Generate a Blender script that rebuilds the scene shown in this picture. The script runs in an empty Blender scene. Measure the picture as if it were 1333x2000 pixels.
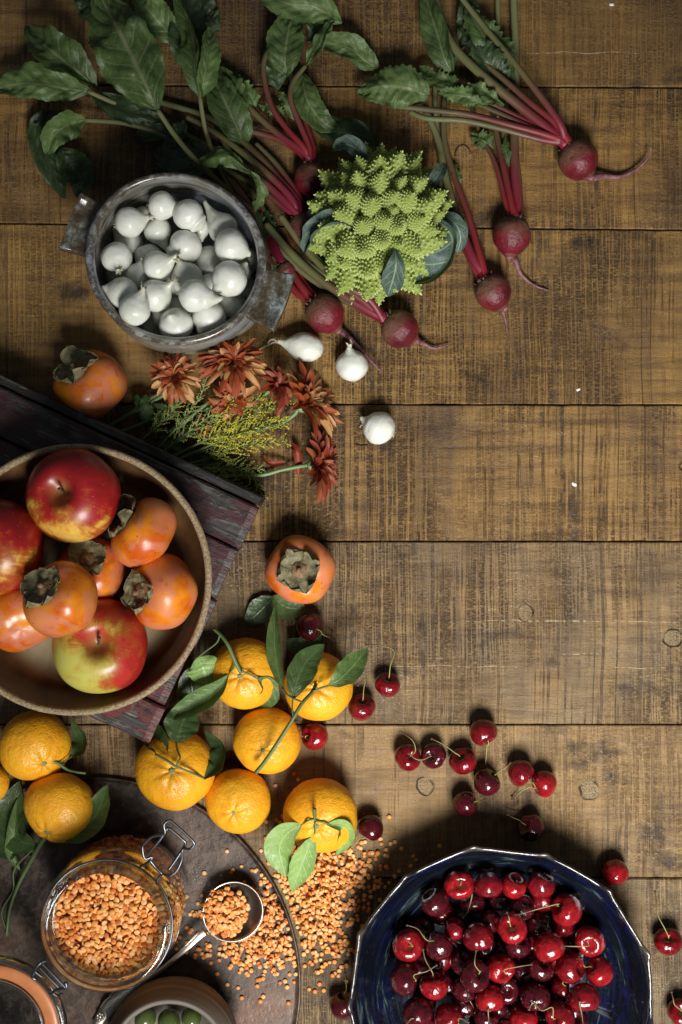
import bpy, math, random
import numpy as np
from mathutils import Vector, Matrix, Quaternion, noise as mn
random.seed(7); np.random.seed(7)
S = 0.0005; H = 1.25; PI = math.pi
scene = bpy.context.scene
C = scene.collection
# ------------------------------------------------------------------ camera, world, light, exposure
cd = bpy.data.cameras.new('camera'); cam = bpy.data.objects.new('camera', cd); C.objects.link(cam)
cam.location = (0, 0, H); cd.sensor_fit = 'VERTICAL'; cd.sensor_height = 36; cd.lens = 45.0
cd.clip_start = 0.02; cd.clip_end = 50
scene.camera = cam
w = bpy.data.worlds.new('World'); scene.world = w; w.use_nodes = True
w.node_tree.nodes['Background'].inputs[0].default_value = (0.80, 0.90, 1.0, 1)
w.node_tree.nodes['Background'].inputs[1].default_value = 0.085
def area(name, loc, target, sx, sy, power, col, spread=180):
    l = bpy.data.lights.new(name, 'AREA'); l.shape = 'RECTANGLE'; l.size = sx; l.size_y = sy
    l.energy = power; l.color = col; l.spread = math.radians(spread)
    o = bpy.data.objects.new(name, l); C.objects.link(o); o.location = loc
    o.rotation_euler = (Vector(target) - Vector(loc)).to_track_quat('-Z', 'Y').to_euler()
    return o
area('window_light', (0.26, -1.12, 1.34), (0.26, -0.18, 0.0), 0.56, 0.70, 9.4, (1.0, 0.98, 0.94), 68)
scene.view_settings.view_transform = 'Standard'; scene.view_settings.look = 'None'
scene.view_settings.exposure = 0; scene.view_settings.gamma = 1
scene.cycles.max_bounces = 8; scene.cycles.transparent_max_bounces = 12
scene.cycles.caustics_reflective = False; scene.cycles.caustics_refractive = False

def W(px, py, z=0.0):
    f = (H - z) / H
    return Vector(((px - 666.5) * S * f, (1000 - py) * S * f, z))
def RP(r, z=0.0): return r * S * (H - z) / H

# ------------------------------------------------------------------ object helpers
def me_new(name, V, F, mats=None, smooth=True, uv=None, attr=None, midx=None):
    me = bpy.data.meshes.new(name)
    me.from_pydata([tuple(map(float, v)) for v in V], [], [tuple(int(i) for i in f) for f in F])
    if smooth: me.polygons.foreach_set('use_smooth', [True] * len(me.polygons))
    if mats is not None:
        for m in (mats if isinstance(mats, (list, tuple)) else [mats]): me.materials.append(m)
    if midx is not None: me.polygons.foreach_set('material_index', list(map(int, midx)))
    if uv is not None:
        l = me.uv_layers.new(name='UVMap'); li = np.zeros(len(me.loops), dtype=np.int32)
        me.loops.foreach_get('vertex_index', li)
        l.data.foreach_set('uv', np.asarray(uv, dtype=np.float32)[li].ravel())
    if attr is not None:
        a = me.attributes.new('mask', 'FLOAT', 'POINT'); a.data.foreach_set('value', np.asarray(attr, dtype=np.float32))
    me.update()
    return me
def thing(name, label, cat, loc=(0, 0, 0), group=None):
    o = bpy.data.objects.new(name, None); o.empty_display_size = 0.01; C.objects.link(o); o.location = loc
    o['label'] = label; o['category'] = cat
    if group: o['group'] = group
    return o
def part(name, me, parent, M=None, label=None):
    o = bpy.data.objects.new(name, me); C.objects.link(o)
    if parent is not None: o.parent = parent
    if M is not None: o.matrix_local = M
    if label: o['label'] = label
    return o
def wpart(name, V, F, mat, root, label=None, **k):
    """a part given in world coordinates (root and its parents are unrotated)"""
    off = Vector((0, 0, 0)); r = root
    while r is not None: off += r.location; r = r.parent
    V = np.asarray(V, dtype=float) - np.array(off)
    return part(name, me_new(name, V, F, mat, **k), root, None, label)
def cat(*vf):
    V = []; F = []; n = 0
    for v, f in vf:
        V.append(np.asarray(v, dtype=float)); F += [tuple(i + n for i in q) for q in f]; n += len(v)
    return np.vstack(V), F
def frame_to(d, spin=0.0):
    """rotation matrix sending +z to d"""
    q = Vector((0, 0, 1)).rotation_difference(Vector(d).normalized())
    return (q.to_matrix() @ Matrix.Rotation(spin, 3, 'Z'))
def spline(P, n):
    P = np.asarray(P, dtype=float)
    if len(P) == 2: return np.array([P[0] + (P[1] - P[0]) * t for t in np.linspace(0, 1, n)])
    Q = np.vstack([2 * P[0] - P[1], P, 2 * P[-1] - P[-2]])
    seg = len(P) - 1
    L = np.linalg.norm(np.diff(P, axis=0), axis=1); cum = np.concatenate([[0], np.cumsum(L)]) / max(L.sum(), 1e-9)
    out = []
    for t in np.linspace(0, 1, n):
        i = min(seg - 1, int(np.searchsorted(cum, t, side='right') - 1)); i = max(0, i)
        u = (t - cum[i]) / max(cum[i + 1] - cum[i], 1e-9)
        p0, p1, p2, p3 = Q[i], Q[i + 1], Q[i + 2], Q[i + 3]
        out.append(0.5 * ((2 * p1) + (-p0 + p2) * u + (2 * p0 - 5 * p1 + 4 * p2 - p3) * u * u + (-p0 + 3 * p1 - 3 * p2 + p3) * u ** 3))
    return np.array(out)
def tube(P, rad, n=24, k=8, closed=False, flat=1.0, ridge=0.0):
    P = spline(P, n) if n else np.asarray(P, float); n = len(P)
    rr = np.interp(np.linspace(0, 1, n), np.linspace(0, 1, len(rad)), rad) if hasattr(rad, '__len__') else np.full(n, rad)
    T = np.gradient(P, axis=0)
    if closed: T = np.roll(P, -1, 0) - np.roll(P, 1, 0)
    T /= (np.linalg.norm(T, axis=1)[:, None] + 1e-12)
    up = np.array([0.03, 0.05, 1.0]); V = []; UV = []
    for i in range(n):
        a = np.cross(T[i], up); la = np.linalg.norm(a)
        if la < 1e-3: a = np.cross(T[i], np.array([1.0, 0, 0])); la = np.linalg.norm(a)
        a /= la; b = np.cross(a, T[i])
        for j in range(k):
            th = 2 * PI * j / k; r = rr[i] * (1 + ridge * math.cos(th * 4))
            V.append(P[i] + r * (math.cos(th) * a + math.sin(th) * b * flat)); UV.append((i / (n - 1), j / k))
    F = []
    m = n if closed else n - 1
    for i in range(m):
        for j in range(k):
            a_, b_ = i * k + j, i * k + (j + 1) % k; c_, d_ = ((i + 1) % n) * k + (j + 1) % k, ((i + 1) % n) * k + j
            F.append((a_, b_, c_, d_))
    if not closed:
        F.append(tuple(range(k - 1, -1, -1))); F.append(tuple((n - 1) * k + j for j in range(k)))
    return np.array(V), F, UV
def lathe(prof, nv=64, fn=None, closed=False):
    """revolve (r,z) pairs round z; r==0 makes a pole"""
    V = []; idx = []; F = []
    for i, (r, z) in enumerate(prof):
        if r <= 1e-9 and not closed: idx.append([len(V)]); V.append((0, 0, z)); continue
        row = []
        for j in range(nv):
            th = 2 * PI * j / nv
            rr, zz = fn(i, r, z, th) if fn else (r, z)
            row.append(len(V)); V.append((rr * math.cos(th), rr * math.sin(th), zz))
        idx.append(row)
    m = len(idx) if closed else len(idx) - 1
    for i in range(m):
        A, B = idx[i], idx[(i + 1) % len(idx)]
        for j in range(nv):
            j2 = (j + 1) % nv
            if len(A) == 1 and len(B) == 1: continue
            if len(A) == 1: F.append((A[0], B[j2], B[j]))
            elif len(B) == 1: F.append((A[j], A[j2], B[0]))
            else: F.append((A[j], A[j2], B[j2], B[j]))
    return np.array(V, float), [f[::-1] for f in F]
def xf(V, M3=None, loc=(0, 0, 0), s=1.0):
    V = np.asarray(V, float) * s
    if M3 is not None: V = V @ np.array(M3).T
    return V + np.array(loc)
def bez(prof, n):
    P = spline([(r, z, 0) for r, z in prof], n); return [(max(0, p[0]), p[1]) for p in P]
def box(c, sx, sy, sz, rot=0.0, bev=0.0015):
    """bevelled box with its top edges chamfered"""
    hx, hy, hz = sx / 2, sy / 2, sz / 2
    V = []
    for z, ins in ((-hz, bev), (-hz + bev, 0), (hz - bev, 0), (hz, bev)):
        for x, y in ((-1, -1), (1, -1), (1, 1), (-1, 1)): V.append((x * (hx - ins), y * (hy - ins), z))
    F = [(3, 2, 1, 0), (12, 13, 14, 15)]
    for l in range(3):
        for j in range(4): F.append((l * 4 + j, l * 4 + (j + 1) % 4, (l + 1) * 4 + (j + 1) % 4, (l + 1) * 4 + j))
    return xf(V, Matrix.Rotation(rot, 3, 'Z'), c), F
def leaf_vf(P, w, nu=34, nv=12, prof='beet', curl=0.15, ruffle=0.0, rf=7, quilt=0.0, roll=0.0, wl=1.0, wr=1.0, minz=0.0025, serr=0.0, seed=0, fold=0.0, twist=0.0, veins=9, bend=0.0):
    """leaf on a midrib P (world points, base to tip); w half width in metres"""
    P = spline(P, nu + 1); T = np.gradient(P, axis=0); T /= np.linalg.norm(T, axis=1)[:, None] + 1e-12
    V = []; UV = []; F = []
    for i in range(nu + 1):
        u = i / nu
        if prof == 'beet': ww = (max(0, math.sin(PI * min(1, u) ** 0.86)) ** (.95 if u < .42 else .62)) * (1 - 0.12 * u) * (1.06 + .10 * mn.noise(Vector((u * 4, seed * 2.1, 0))))
        elif prof == 'citrus': ww = max(0, math.sin(PI * u ** 0.92)) ** 0.85
        elif prof == 'petal': ww = (0.42 + 0.58 * math.sin(PI * min(1, u * 0.85 + .05))) * (1 - max(0, (u - .82) / .18) ** 2.2 * .92)
        elif prof == 'round': ww = max(0, math.sin(PI * u ** 0.8)) ** 0.5
        else: ww = math.sin(PI * u) ** .7
        ww = max(ww, 0.02 if i not in (0,) else 0.06)
        up = np.array([0, 0, 1.0]); B = np.cross(T[i], up); B /= np.linalg.norm(B) + 1e-9; N = np.cross(B, T[i])
        a = roll + twist * (u - .5); Bc = B * math.cos(a) + N * math.sin(a); Nc = -B * math.sin(a) + N * math.cos(a)
        for j in range(nv + 1):
            v = 2 * j / nv - 1; side = wl if v < 0 else wr; av = abs(v)
            e = 1 + (serr * (1 if (int(u * 26 + seed) % 2) else -1) + 0.10 * serr * 10 * mn.noise(Vector((u * 5, seed, v))) * .5) * (av ** 4)
            x = v * ww * w * side * e
            h = curl * w * (av ** 1.8) * ww * 1.0 - fold * w * (1 - av) * ww * -1 * 0
            h += fold * av * w * ww
            h += ruffle * w * math.sin(u * rf * 2 * PI / 2 + seed * 1.7 + (1.3 if v < 0 else 0)) * av ** 2.2 * ww
            h += ruffle * .4 * w * mn.noise(Vector((u * 9, v * 3, seed * 3.1))) * av
            h += quilt * w * math.cos(2 * PI * (u * veins - av * 1.5)) * math.sin(PI * min(1, av * 1.1)) * .5
            h += bend * w * mn.noise(Vector((u * 3.2 + seed, v * 1.3, seed * 2.7))) * (.4 + .6 * math.sin(PI * u)); x += w * ww * .10 * av * mn.noise(Vector((u * 7, (1 if v > 0 else -1) * 3, seed)))
            h += quilt * w * .8 * mn.noise(Vector((u * 14, v * 6, seed * 1.3)))
            p = P[i] + Bc * x + Nc * h
            if p[2] < minz: p[2] = minz + 0.0008 * abs(mn.noise(Vector((u * 20, v * 4, seed))))
            V.append(p); UV.append((u, j / nv))
    for i in range(nu):
        for j in range(nv):
            a_ = i * (nv + 1) + j; F.append((a_, a_ + nv + 1, a_ + nv + 2, a_ + 1))
    return np.array(V), F, UV
def P3(pts, dz=0.0):
    """(px, py, z in mm) -> world"""
    return [tuple(W(x, y, z / 1000 + dz)) for x, y, z in pts]

# ------------------------------------------------------------------ material helper
class Mat:
    def __init__(s, name, rnd=False):
        s.m = bpy.data.materials.new(name); s.m.use_nodes = True; s.t = s.m.node_tree; s.t.nodes.clear()
        s.out = s.t.nodes.new('ShaderNodeOutputMaterial'); s.tc = s.t.nodes.new('ShaderNodeTexCoord')
        s.obj = s.tc.outputs['Object']; s.uv = s.tc.outputs['UV']
        if rnd:
            q = s.n('ShaderNodeObjectInfo').outputs['Random']
            s.obj = s.n('ShaderNodeVectorMath', {0: s.obj, 1: s.n('ShaderNodeCombineXYZ', {0: q, 1: s.math('MULTIPLY', q, 3.7), 2: s.math('MULTIPLY', q, 1.9)}).outputs[0]}, operation='ADD').outputs[0]
    def n(s, typ, ins=None, **props):
        nd = s.t.nodes.new(typ)
        for k, v in props.items(): setattr(nd, k, v)
        for k, v in (ins or {}).items():
            if isinstance(v, bpy.types.NodeSocket): s.t.links.new(v, nd.inputs[k])
            else: nd.inputs[k].default_value = v
        return nd
    def map(s, vec, scale=(1, 1, 1), loc=(0, 0, 0), rot=(0, 0, 0)):
        return s.n('ShaderNodeMapping', {'Vector': vec, 'Scale': scale, 'Location': loc, 'Rotation': rot}).outputs[0]
    def noise(s, vec, scale=5, detail=4, rough=.5, dist=0.0):
        return s.n('ShaderNodeTexNoise', {'Vector': vec, 'Scale': scale, 'Detail': detail, 'Roughness': rough, 'Distortion': dist}).outputs['Fac']
    def voro(s, vec, scale=5, feature='F1', rand=1.0, out='Distance'):
        return s.n('ShaderNodeTexVoronoi', {'Vector': vec, 'Scale': scale, 'Randomness': rand}, feature=feature).outputs[out]
    def ramp(s, fac, stops, interp='LINEAR'):
        nd = s.n('ShaderNodeValToRGB', {'Fac': fac}); cr = nd.color_ramp; cr.interpolation = interp
        while len(cr.elements) > 1: cr.elements.remove(cr.elements[-1])
        for i, (p, c) in enumerate(stops):
            if not hasattr(c, '__len__'): c = (c, c, c)
            e = cr.elements[0] if i == 0 else cr.elements.new(p)
            e.position = p; e.color = tuple(c) + (1,)
        return nd.outputs['Color']
    def math(s, op, a, b=0.0, clamp=False):
        nd = s.n('ShaderNodeMath', {0: a, 1: b}, operation=op); nd.use_clamp = clamp; return nd.outputs[0]
    def mix(s, fac, a, b, blend='MIX'):
        nd = s.n('ShaderNodeMix', data_type='RGBA', blend_type=blend)
        for i, v in ((0, fac), (6, a), (7, b)):
            if isinstance(v, bpy.types.NodeSocket): s.t.links.new(v, nd.inputs[i])
            else: nd.inputs[i].default_value = (tuple(v) + (1,) if hasattr(v, '__len__') and len(v) == 3 else v)
        return nd.outputs[2]
    def sep(s, vec): return s.n('ShaderNodeSeparateXYZ', {0: vec}).outputs
    def attr(s, nm='mask'): return s.n('ShaderNodeAttribute', attribute_name=nm).outputs['Fac']
    def bump(s, h, strength=.3, dist=.001, normal=None):
        ins = {'Height': h, 'Strength': strength, 'Distance': dist}
        if normal is not None: ins['Normal'] = normal
        return s.n('ShaderNodeBump', ins).outputs[0]
    def bsdf(s, color, rough=.5, normal=None, **k):
        ins = {'Roughness': rough}
        ins['Base Color'] = color if isinstance(color, bpy.types.NodeSocket) else tuple(color) + (1,)
        if normal is not None: ins['Normal'] = normal
        for kk, v in k.items(): ins[kk.replace('_', ' ')] = v
        return s.n('ShaderNodeBsdfPrincipled', ins).outputs[0]
    def done(s, sh): s.t.links.new(sh, s.out.inputs['Surface']); return s.m

def wood_plank(i, cA, cB, cDark, saw=0.8, grey=0.0, yr=(-9, 9)):
    m = Mat('plank_wood_%s' % 'abcdefghijklmnop'[i]); o = m.map(m.obj, loc=(i * 3.7, i * 1.9, i * .5))
    warp = m.noise(m.map(o, (9, 5, 1)), 1, 3)
    wx = m.n('ShaderNodeCombineXYZ', {0: m.math('MULTIPLY', m.math('SUBTRACT', warp, .5), .012)}).outputs[0]
    ow = m.n('ShaderNodeVectorMath', {0: o, 1: wx}, operation='ADD').outputs[0]
    N = lambda sx, sy, d=4, r=.55, l=(0, 0, 0), v=None, dist=0: m.noise(m.map(v or o, (sx, sy, 1), loc=l), 1, d, r, dist)
    grain = N(11, 120, 7, .60, dist=.5)                      # along the board
    hstr = N(60, 800, 3, .6, (5, 2, 0))                      # fine fibre dashes
    tone = N(9, 3.2, 4, .55, (2, 6, 0))
    col = m.ramp(grain, [(.32, tuple(c * .80 for c in cA)), (.46, tuple(a_ * .55 + b_ * .45 for a_, b_ in zip(cA, cB))), (.58, cB), (.74, tuple(min(1, c * 1.15) for c in cB))])
    col = m.mix(m.ramp(hstr, [(.52, 0), (.70, .34)]), col, tuple(min(1, c * 1.35) for c in cB))
    col = m.mix(m.ramp(hstr, [(.30, .38), (.44, 0)]), col, tuple(c * .60 for c in cA))
    # saw marks across the board: three widths, each broken up
    patch = m.ramp(N(11, 6, 5, .6, (4, 4, 0)), [(.38, .18), (.58, 1.0)])
    patch2 = m.ramp(N(15, 5, 4, .6, (9, 1, 0)), [(.40, .05), (.56, 1.0)])
    brk = m.ramp(N(240, 430, 3, .65, (1, 1, 0)), [(.36, .15), (.58, 1.0)])
    brk2 = m.ramp(N(90, 60, 4, .65, (8, 1, 0)), [(.36, .25), (.56, 1.0)])
    l1 = m.math('MULTIPLY', m.math('MULTIPLY', m.ramp(N(520, 8, 3, .6, v=ow), [(.46, 0), (.55, 1.0)]), brk), patch)
    l2 = m.math('MULTIPLY', m.math('MULTIPLY', m.ramp(N(250, 5, 3, .55, (3, 0, 0), ow), [(.51, 0), (.60, 1.0)]), brk2), patch2)
    l3 = m.math('MULTIPLY', m.ramp(N(55, 2.2, 4, .6, (7, 0, 0), ow), [(.45, 0), (.66, .62)]), m.ramp(N(40, 90, 4, .6), [(.36, .45), (.58, 1.0)]))
    kerf = m.math('MULTIPLY', m.ramp(N(210, 1.3, 1, .5, (3, 9, 0), ow), [(.655, 0), (.685, .9)]), m.ramp(brk2, [(0, .5), (1, 1)]))
    lines = m.math('MAXIMUM', m.math('MAXIMUM', l1, l2), m.math('MAXIMUM', l3, kerf))
    lines = m.math('MULTIPLY', m.math('ADD', m.math('MULTIPLY', lines, .92), m.math('MULTIPLY', m.math('MULTIPLY', l1, l3), .5), clamp=True), saw, clamp=True)
    if grey:
        g = m.math('MULTIPLY', m.ramp(N(22, 14, 5, .62, (6, 0, 0)), [(.40, 0), (.60, 1)]), grey)
        col = m.mix(g, col, m.ramp(hstr, [(.35, (.085, .068, .047)), (.65, (.24, .195, .125))]))
    col = m.mix(lines, col, cDark)
    col = m.mix(m.ramp(tone, [(.36, .58), (.53, 0)]), col, tuple(c * 1.7 for c in cDark))
    big = N(3.1, 4.4, 3, .5, (11, 3, 0)); col = m.mix(m.ramp(big, [(.38, .35), (.55, 0)]), col, tuple(c * .45 for c in cA)); col = m.mix(m.ramp(big, [(.52, 0), (.66, .28)]), col, tuple(min(1, c * 1.25) for c in cB))
    blot = N(14, 20, 5, .6, (1, 7, 0)); col = m.mix(m.ramp(blot, [(.30, .9), (.41, 0)]), col, cDark)
    tooth = N(600, 1000, 3, .65)
    chip = m.math('MULTIPLY', m.ramp(N(330, 520, 2, .6, (2, 8, 0), dist=.6), [(.60, 0), (.66, 1)]), m.ramp(N(7, 9, 3, .6, (5, 5, 0)), [(.50, 0), (.60, 1)]))
    col = m.mix(m.math('MULTIPLY', chip, .25 + .6 * grey), col, (.46, .37, .23))
    x, y, z = m.sep(m.obj)
    h = m.math('SUBTRACT', m.math('ADD', m.math('MULTIPLY', tooth, .5), m.math('MULTIPLY', grain, .5)), m.math('MULTIPLY', lines, .7))
    for (sx0, sx1, sy) in [q for q in SCR if yr[0] < q[2] < yr[1]]:
        wob = m.math('MULTIPLY', m.math('SUBTRACT', m.noise(m.map(m.obj, (22, 0, 0), loc=(sy * 50, 0, 0)), 1, 3), .5), .008)
        d = m.math('ABSOLUTE', m.math('SUBTRACT', m.math('ADD', y, wob), sy))
        e = m.math('MULTIPLY', m.math('GREATER_THAN', x, sx0), m.math('LESS_THAN', x, sx1))
        f = m.math('MULTIPLY', m.math('MULTIPLY', m.math('LESS_THAN', d, .00045), e), m.ramp(m.noise(m.map(m.obj, (150, 1, 1)), 1, 2), [(.42, .05), (.56, .8)]))
        col = m.mix(f, col, (.50, .39, .23)); h = m.math('SUBTRACT', h, f)
    for (cx, cy, cr, dk) in [q for q in PLUGS if yr[0] < q[1] < yr[1]]:
        dist = m.n('ShaderNodeVectorMath', {0: m.obj, 1: (cx, cy, 0)}, operation='DISTANCE').outputs['Value']
        dist = m.math('ADD', dist, m.math('MULTIPLY', m.math('SUBTRACT', m.noise(m.obj, 90, 1), .5), .005))
        inn = m.ramp(m.math('DIVIDE', dist, cr), [(.90, 1), (.97, 0)])
        ring = m.math('MULTIPLY', m.ramp(m.math('DIVIDE', dist, cr * 1.3), [(.66, 0), (.71, 1), (.78, 1), (.84, 0)]), m.ramp(m.noise(m.map(m.obj, (60, 60, 1), loc=(cx * 99, 0, 0)), 1, 1), [(.42, .0), (.58, 1)]))
        plug = m.ramp(m.noise(m.obj, 600, 4, .7), [(.38, (.10, .07, .035)), (.62, (.34, .25, .13))])
        col = m.mix(m.math('MULTIPLY', inn, dk), col, plug); col = m.mix(m.math('MULTIPLY', ring, .85), col, (.02, .015, .01))
        h = m.math('SUBTRACT', h, m.math('MULTIPLY', ring, 1.5))
    nor = m.bump(h, 1.0, .0014)
    rough = m.ramp(m.noise(m.map(o, (60, 120, 1)), 1, 3), [(.3, .42), (.7, .66)])
    return m.done(m.bsdf(col, rough, nor, Specular_IOR_Level=.40))
SCR = []; PLUGS = []
def toW(px, py): v = W(px, py, 0); return v.x, v.y

# ------------------------------------------------------------------ the table of planks (setting)
for a, b, y in ((735, 1010, 1302), (1100, 1190, 1278), (900, 1150, 1212), (1000, 1330, 1214), (1180, 1300, 1305), (1030, 1260, 103), (30, 95, 617)):
    SCR.append((toW(a, 0)[0], toW(b, 0)[0], toW(0, y)[1]))
for x, y, r, k in ((1152, 1541, 20, .9), (830, 1535, 17, .45), (1315, 1246, 18, .8), (1026, 1196, 16, .5), (905, 300, 17, .25), (520, 905, 10, .3), (1345, 910, 16, .7)):
    PLUGS.append(toW(x, y) + (r * S, k))
SEAMS = [(-760, 0, 0), (-440, 0, 0), (-140, 0, 0), (168, -2.5, 2.5), (443, -7, 6), (789.5, -1, 1), (1057, 0, 0), (1415, 0, 0), (1715, 0, 0), (2020, 0, 0), (2330, 0, 0), (2640, 0, 0)]
TONES = [((.125, .060, .016), (.215, .112, .032), .95, 0), ((.125, .060, .016), (.215, .112, .032), .95, 0), ((.125, .064, .017), (.22, .123, .034), .95, 0),
         ((.160, .080, .021), (.285, .157, .043), 1.0, 0), ((.18, .094, .024), (.34, .192, .052), 1.0, 0), ((.180, .093, .026), (.32, .182, .054), 1.0, 0),
         ((.20, .113, .042), (.35, .220, .088), 1.0, .5), ((.195, .110, .040), (.31, .190, .073), .85, .12), ((.185, .112, .046), (.28, .182, .080), .95, .45),
         ((.19, .116, .044), (.29, .192, .076), .95, .4), ((.19, .116, .044), (.29, .192, .076), .95, .4)]
tb = bpy.data.objects.new('table_top', None); C.objects.link(tb); tb['kind'] = 'structure'
X0, X1 = -0.80, 0.80; G = 0.00050
for i in range(len(SEAMS) - 1):
    (ya, al, ar), (yb, bl, br) = SEAMS[i], SEAMS[i + 1]
    NX = 400; V = []; F = []
    def edge(y, dl, dr, x): px = x / S + 666.5; return (1000 - (y + dl + (dr - dl) * px / 1333)) * S
    for k in range(NX + 1):
        x = X0 + (X1 - X0) * k / NX
        yt = edge(ya, al, ar, x) - G - .0005 * (mn.noise(Vector((x * 60, ya, 0))) + .3); ybm = edge(yb, bl, br, x) + G + .0005 * (mn.noise(Vector((x * 60, yb, 5))) + .3)
        V += [(x, ybm, -.025), (x, ybm, -.0010), (x, ybm + .0011, 0), (x, yt - .0011, 0), (x, yt, -.0010), (x, yt, -.025)]
    for k in range(NX):
        for j in range(6): F.append((k * 6 + j, k * 6 + (j + 1) % 6, (k + 1) * 6 + (j + 1) % 6, (k + 1) * 6 + j))
    F = [f[::-1] for f in F]
    cA, cB, saw, gr = TONES[i]
    part('plank', me_new('plank', V, F, wood_plank(i, cA, cB, (.026, .015, .009), saw, gr, ((1000 - yb) * S - .01, (1000 - ya) * S + .01)), smooth=False), tb)
um = Mat('table_underside'); UM = um.done(um.bsdf((.012, .008, .005), .9))
part('table_underside', me_new('underside', *box((0, 0, -.04), 1.6, 1.75, .028), UM, smooth=False), tb)
fm = Mat('paint_fleck_white'); FLK = fm.done(fm.bsdf((.75, .74, .70), .6))
for (x, y, r, lb) in ((1130, 761, 3.5, 'small white paint fleck on the plank in the upper right of the table'), (1122, 946, 4.5, 'white round paint fleck alone in the middle of the bare plank'), (1195, 9, 4, 'white paint fleck near the top edge of the table')):
    V, F = lathe([(0, .0011), (r * S * .6, .0009), (r * S, .0001)], 9, lambda i, r_, z, th: (r_ * (1 + .3 * math.sin(2 * th + r_ * 4000)), z))
    o = part('paint_fleck', me_new('fleck', V, F, FLK), None); o.location = W(x, y, 0.0); o['label'] = lb; o['category'] = 'fleck'; o['group'] = 'white paint flecks on the planks'

# ------------------------------------------------------------------ materials
def simple(name, col, rough=.5, **k):
    m = Mat(name); return m.done(m.bsdf(col, rough, **k))
def mat_citrus():
    m = Mat('citrus_peel', True); rnd = m.n('ShaderNodeObjectInfo').outputs['Random']
    n1 = m.noise(m.obj, 45, 4, .6); col = m.ramp(n1, [(.3, (.72, .265, .008)), (.55, (.82, .38, .012)), (.75, (.80, .42, .018))])
    col = m.mix(m.math('MULTIPLY', rnd, .55), col, (.80, .39, .020))
    p = m.voro(m.obj, 620); pn = m.noise(m.obj, 260, 3, .6); pw = m.noise(m.obj, 95, 3, .5)
    h = m.math('ADD', m.math('ADD', m.math('MULTIPLY', m.ramp(p, [(.0, 0), (.35, 1)]), .6), m.math('MULTIPLY', pn, 1.0)), m.math('MULTIPLY', pw, .9))
    col = m.mix(m.ramp(p, [(.0, .35), (.22, 0)]), col, (.62, .22, .01))
    return m.done(m.bsdf(col, .36, m.bump(h, .60, .0015), Subsurface_Weight=.10, Subsurface_Radius=(.004, .002, .0005), Subsurface_Scale=1.0, Specular_IOR_Level=.5))
CITRUS = mat_citrus()
def mat_green(name, base, dark, vein, rough=.42, trans=.10, veins=9, vstr=.8):
    m = Mat(name); u, v, _ = m.sep(m.uv)
    av = m.math('MULTIPLY', m.math('ABSOLUTE', m.math('SUBTRACT', v, .5)), 2.0)
    col = m.ramp(m.noise(m.obj, 55, 5, .6), [(.3, dark), (.68, base)])
    col = m.mix(m.ramp(m.noise(m.obj, 320, 3, .6), [(.45, 0), (.8, .35)]), col, tuple(min(1, c * 1.7) for c in base))
    mid = m.ramp(av, [(.035, 1), (.10, 0)])
    ph = m.math('FRACT', m.math('SUBTRACT', m.math('MULTIPLY', u, veins), m.math('MULTIPLY', av, 1.5)))
    sv = m.ramp(m.math('ABSOLUTE', m.math('SUBTRACT', ph, .5)), [(.03, .65), (.09, 0)])
    ret = m.ramp(m.voro(m.map(m.uv, (26, 18, 1)), 1, 'DISTANCE_TO_EDGE'), [(.02, .28), (.08, 0)])
    vn = m.math('MULTIPLY', m.math('MAXIMUM', m.math('MAXIMUM', mid, m.math('MULTIPLY', sv, m.ramp(av, [(.7, 1), (1, 0)]))), ret), vstr)
    col = m.mix(vn, col, vein)
    nor = m.bump(m.math('ADD', m.math('MULTIPLY', vn, -1.2), m.noise(m.obj, 180, 4, .6)), .5, .0009)
    b = m.bsdf(col, rough, nor, Specular_IOR_Level=.45)
    tr = m.n('ShaderNodeBsdfTranslucent', {'Color': m.mix(.5, col, (.18, .30, .03))}).outputs[0]
    return m.done(m.n('ShaderNodeMixShader', {0: trans, 1: b, 2: tr}).outputs[0])
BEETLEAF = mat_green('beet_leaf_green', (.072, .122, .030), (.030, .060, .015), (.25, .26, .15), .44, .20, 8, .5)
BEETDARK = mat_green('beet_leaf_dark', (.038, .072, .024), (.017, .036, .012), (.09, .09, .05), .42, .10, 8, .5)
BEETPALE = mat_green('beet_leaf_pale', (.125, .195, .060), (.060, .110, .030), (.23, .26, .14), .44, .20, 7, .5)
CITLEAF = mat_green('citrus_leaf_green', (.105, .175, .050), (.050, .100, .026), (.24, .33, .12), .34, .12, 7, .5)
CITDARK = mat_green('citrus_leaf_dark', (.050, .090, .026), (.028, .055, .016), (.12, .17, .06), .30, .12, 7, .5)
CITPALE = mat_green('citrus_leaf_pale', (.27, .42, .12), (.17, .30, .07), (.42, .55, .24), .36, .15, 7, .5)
KALE = mat_green('romanesco_leaf_blue', (.085, .125, .115), (.05, .085, .078), (.30, .42, .24), .5, .06, 5, .9)
HERB = mat_green('flower_leaf_green', (.06, .11, .03), (.03, .06, .016), (.12, .18, .06), .45, .1, 5, .5)
def mat_stem():
    m = Mat('beet_stem_red'); u, v, _ = m.sep(m.uv)
    n = m.noise(m.obj, 40, 4); u2 = m.math('ADD', u, m.math('MULTIPLY', m.math('SUBTRACT', n, .5), .35))
    col = m.ramp(u2, [(.0, (.26, .005, .018)), (.28, (.17, .008, .018)), (.50, (.115, .030, .026)), (.72, (.095, .080, .036)), (1, (.13, .135, .065))])
    streak = m.noise(m.map(m.uv, (3, 26, 1)), 1, 3); col = m.mix(m.ramp(streak, [(.4, 0), (.7, .45)]), col, (.10, .06, .02))
    return m.done(m.bsdf(col, .46, m.bump(m.noise(m.map(m.uv, (8, 40, 1)), 1, 2), .4, .0006), Specular_IOR_Level=.45))
STEM = mat_stem()
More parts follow.
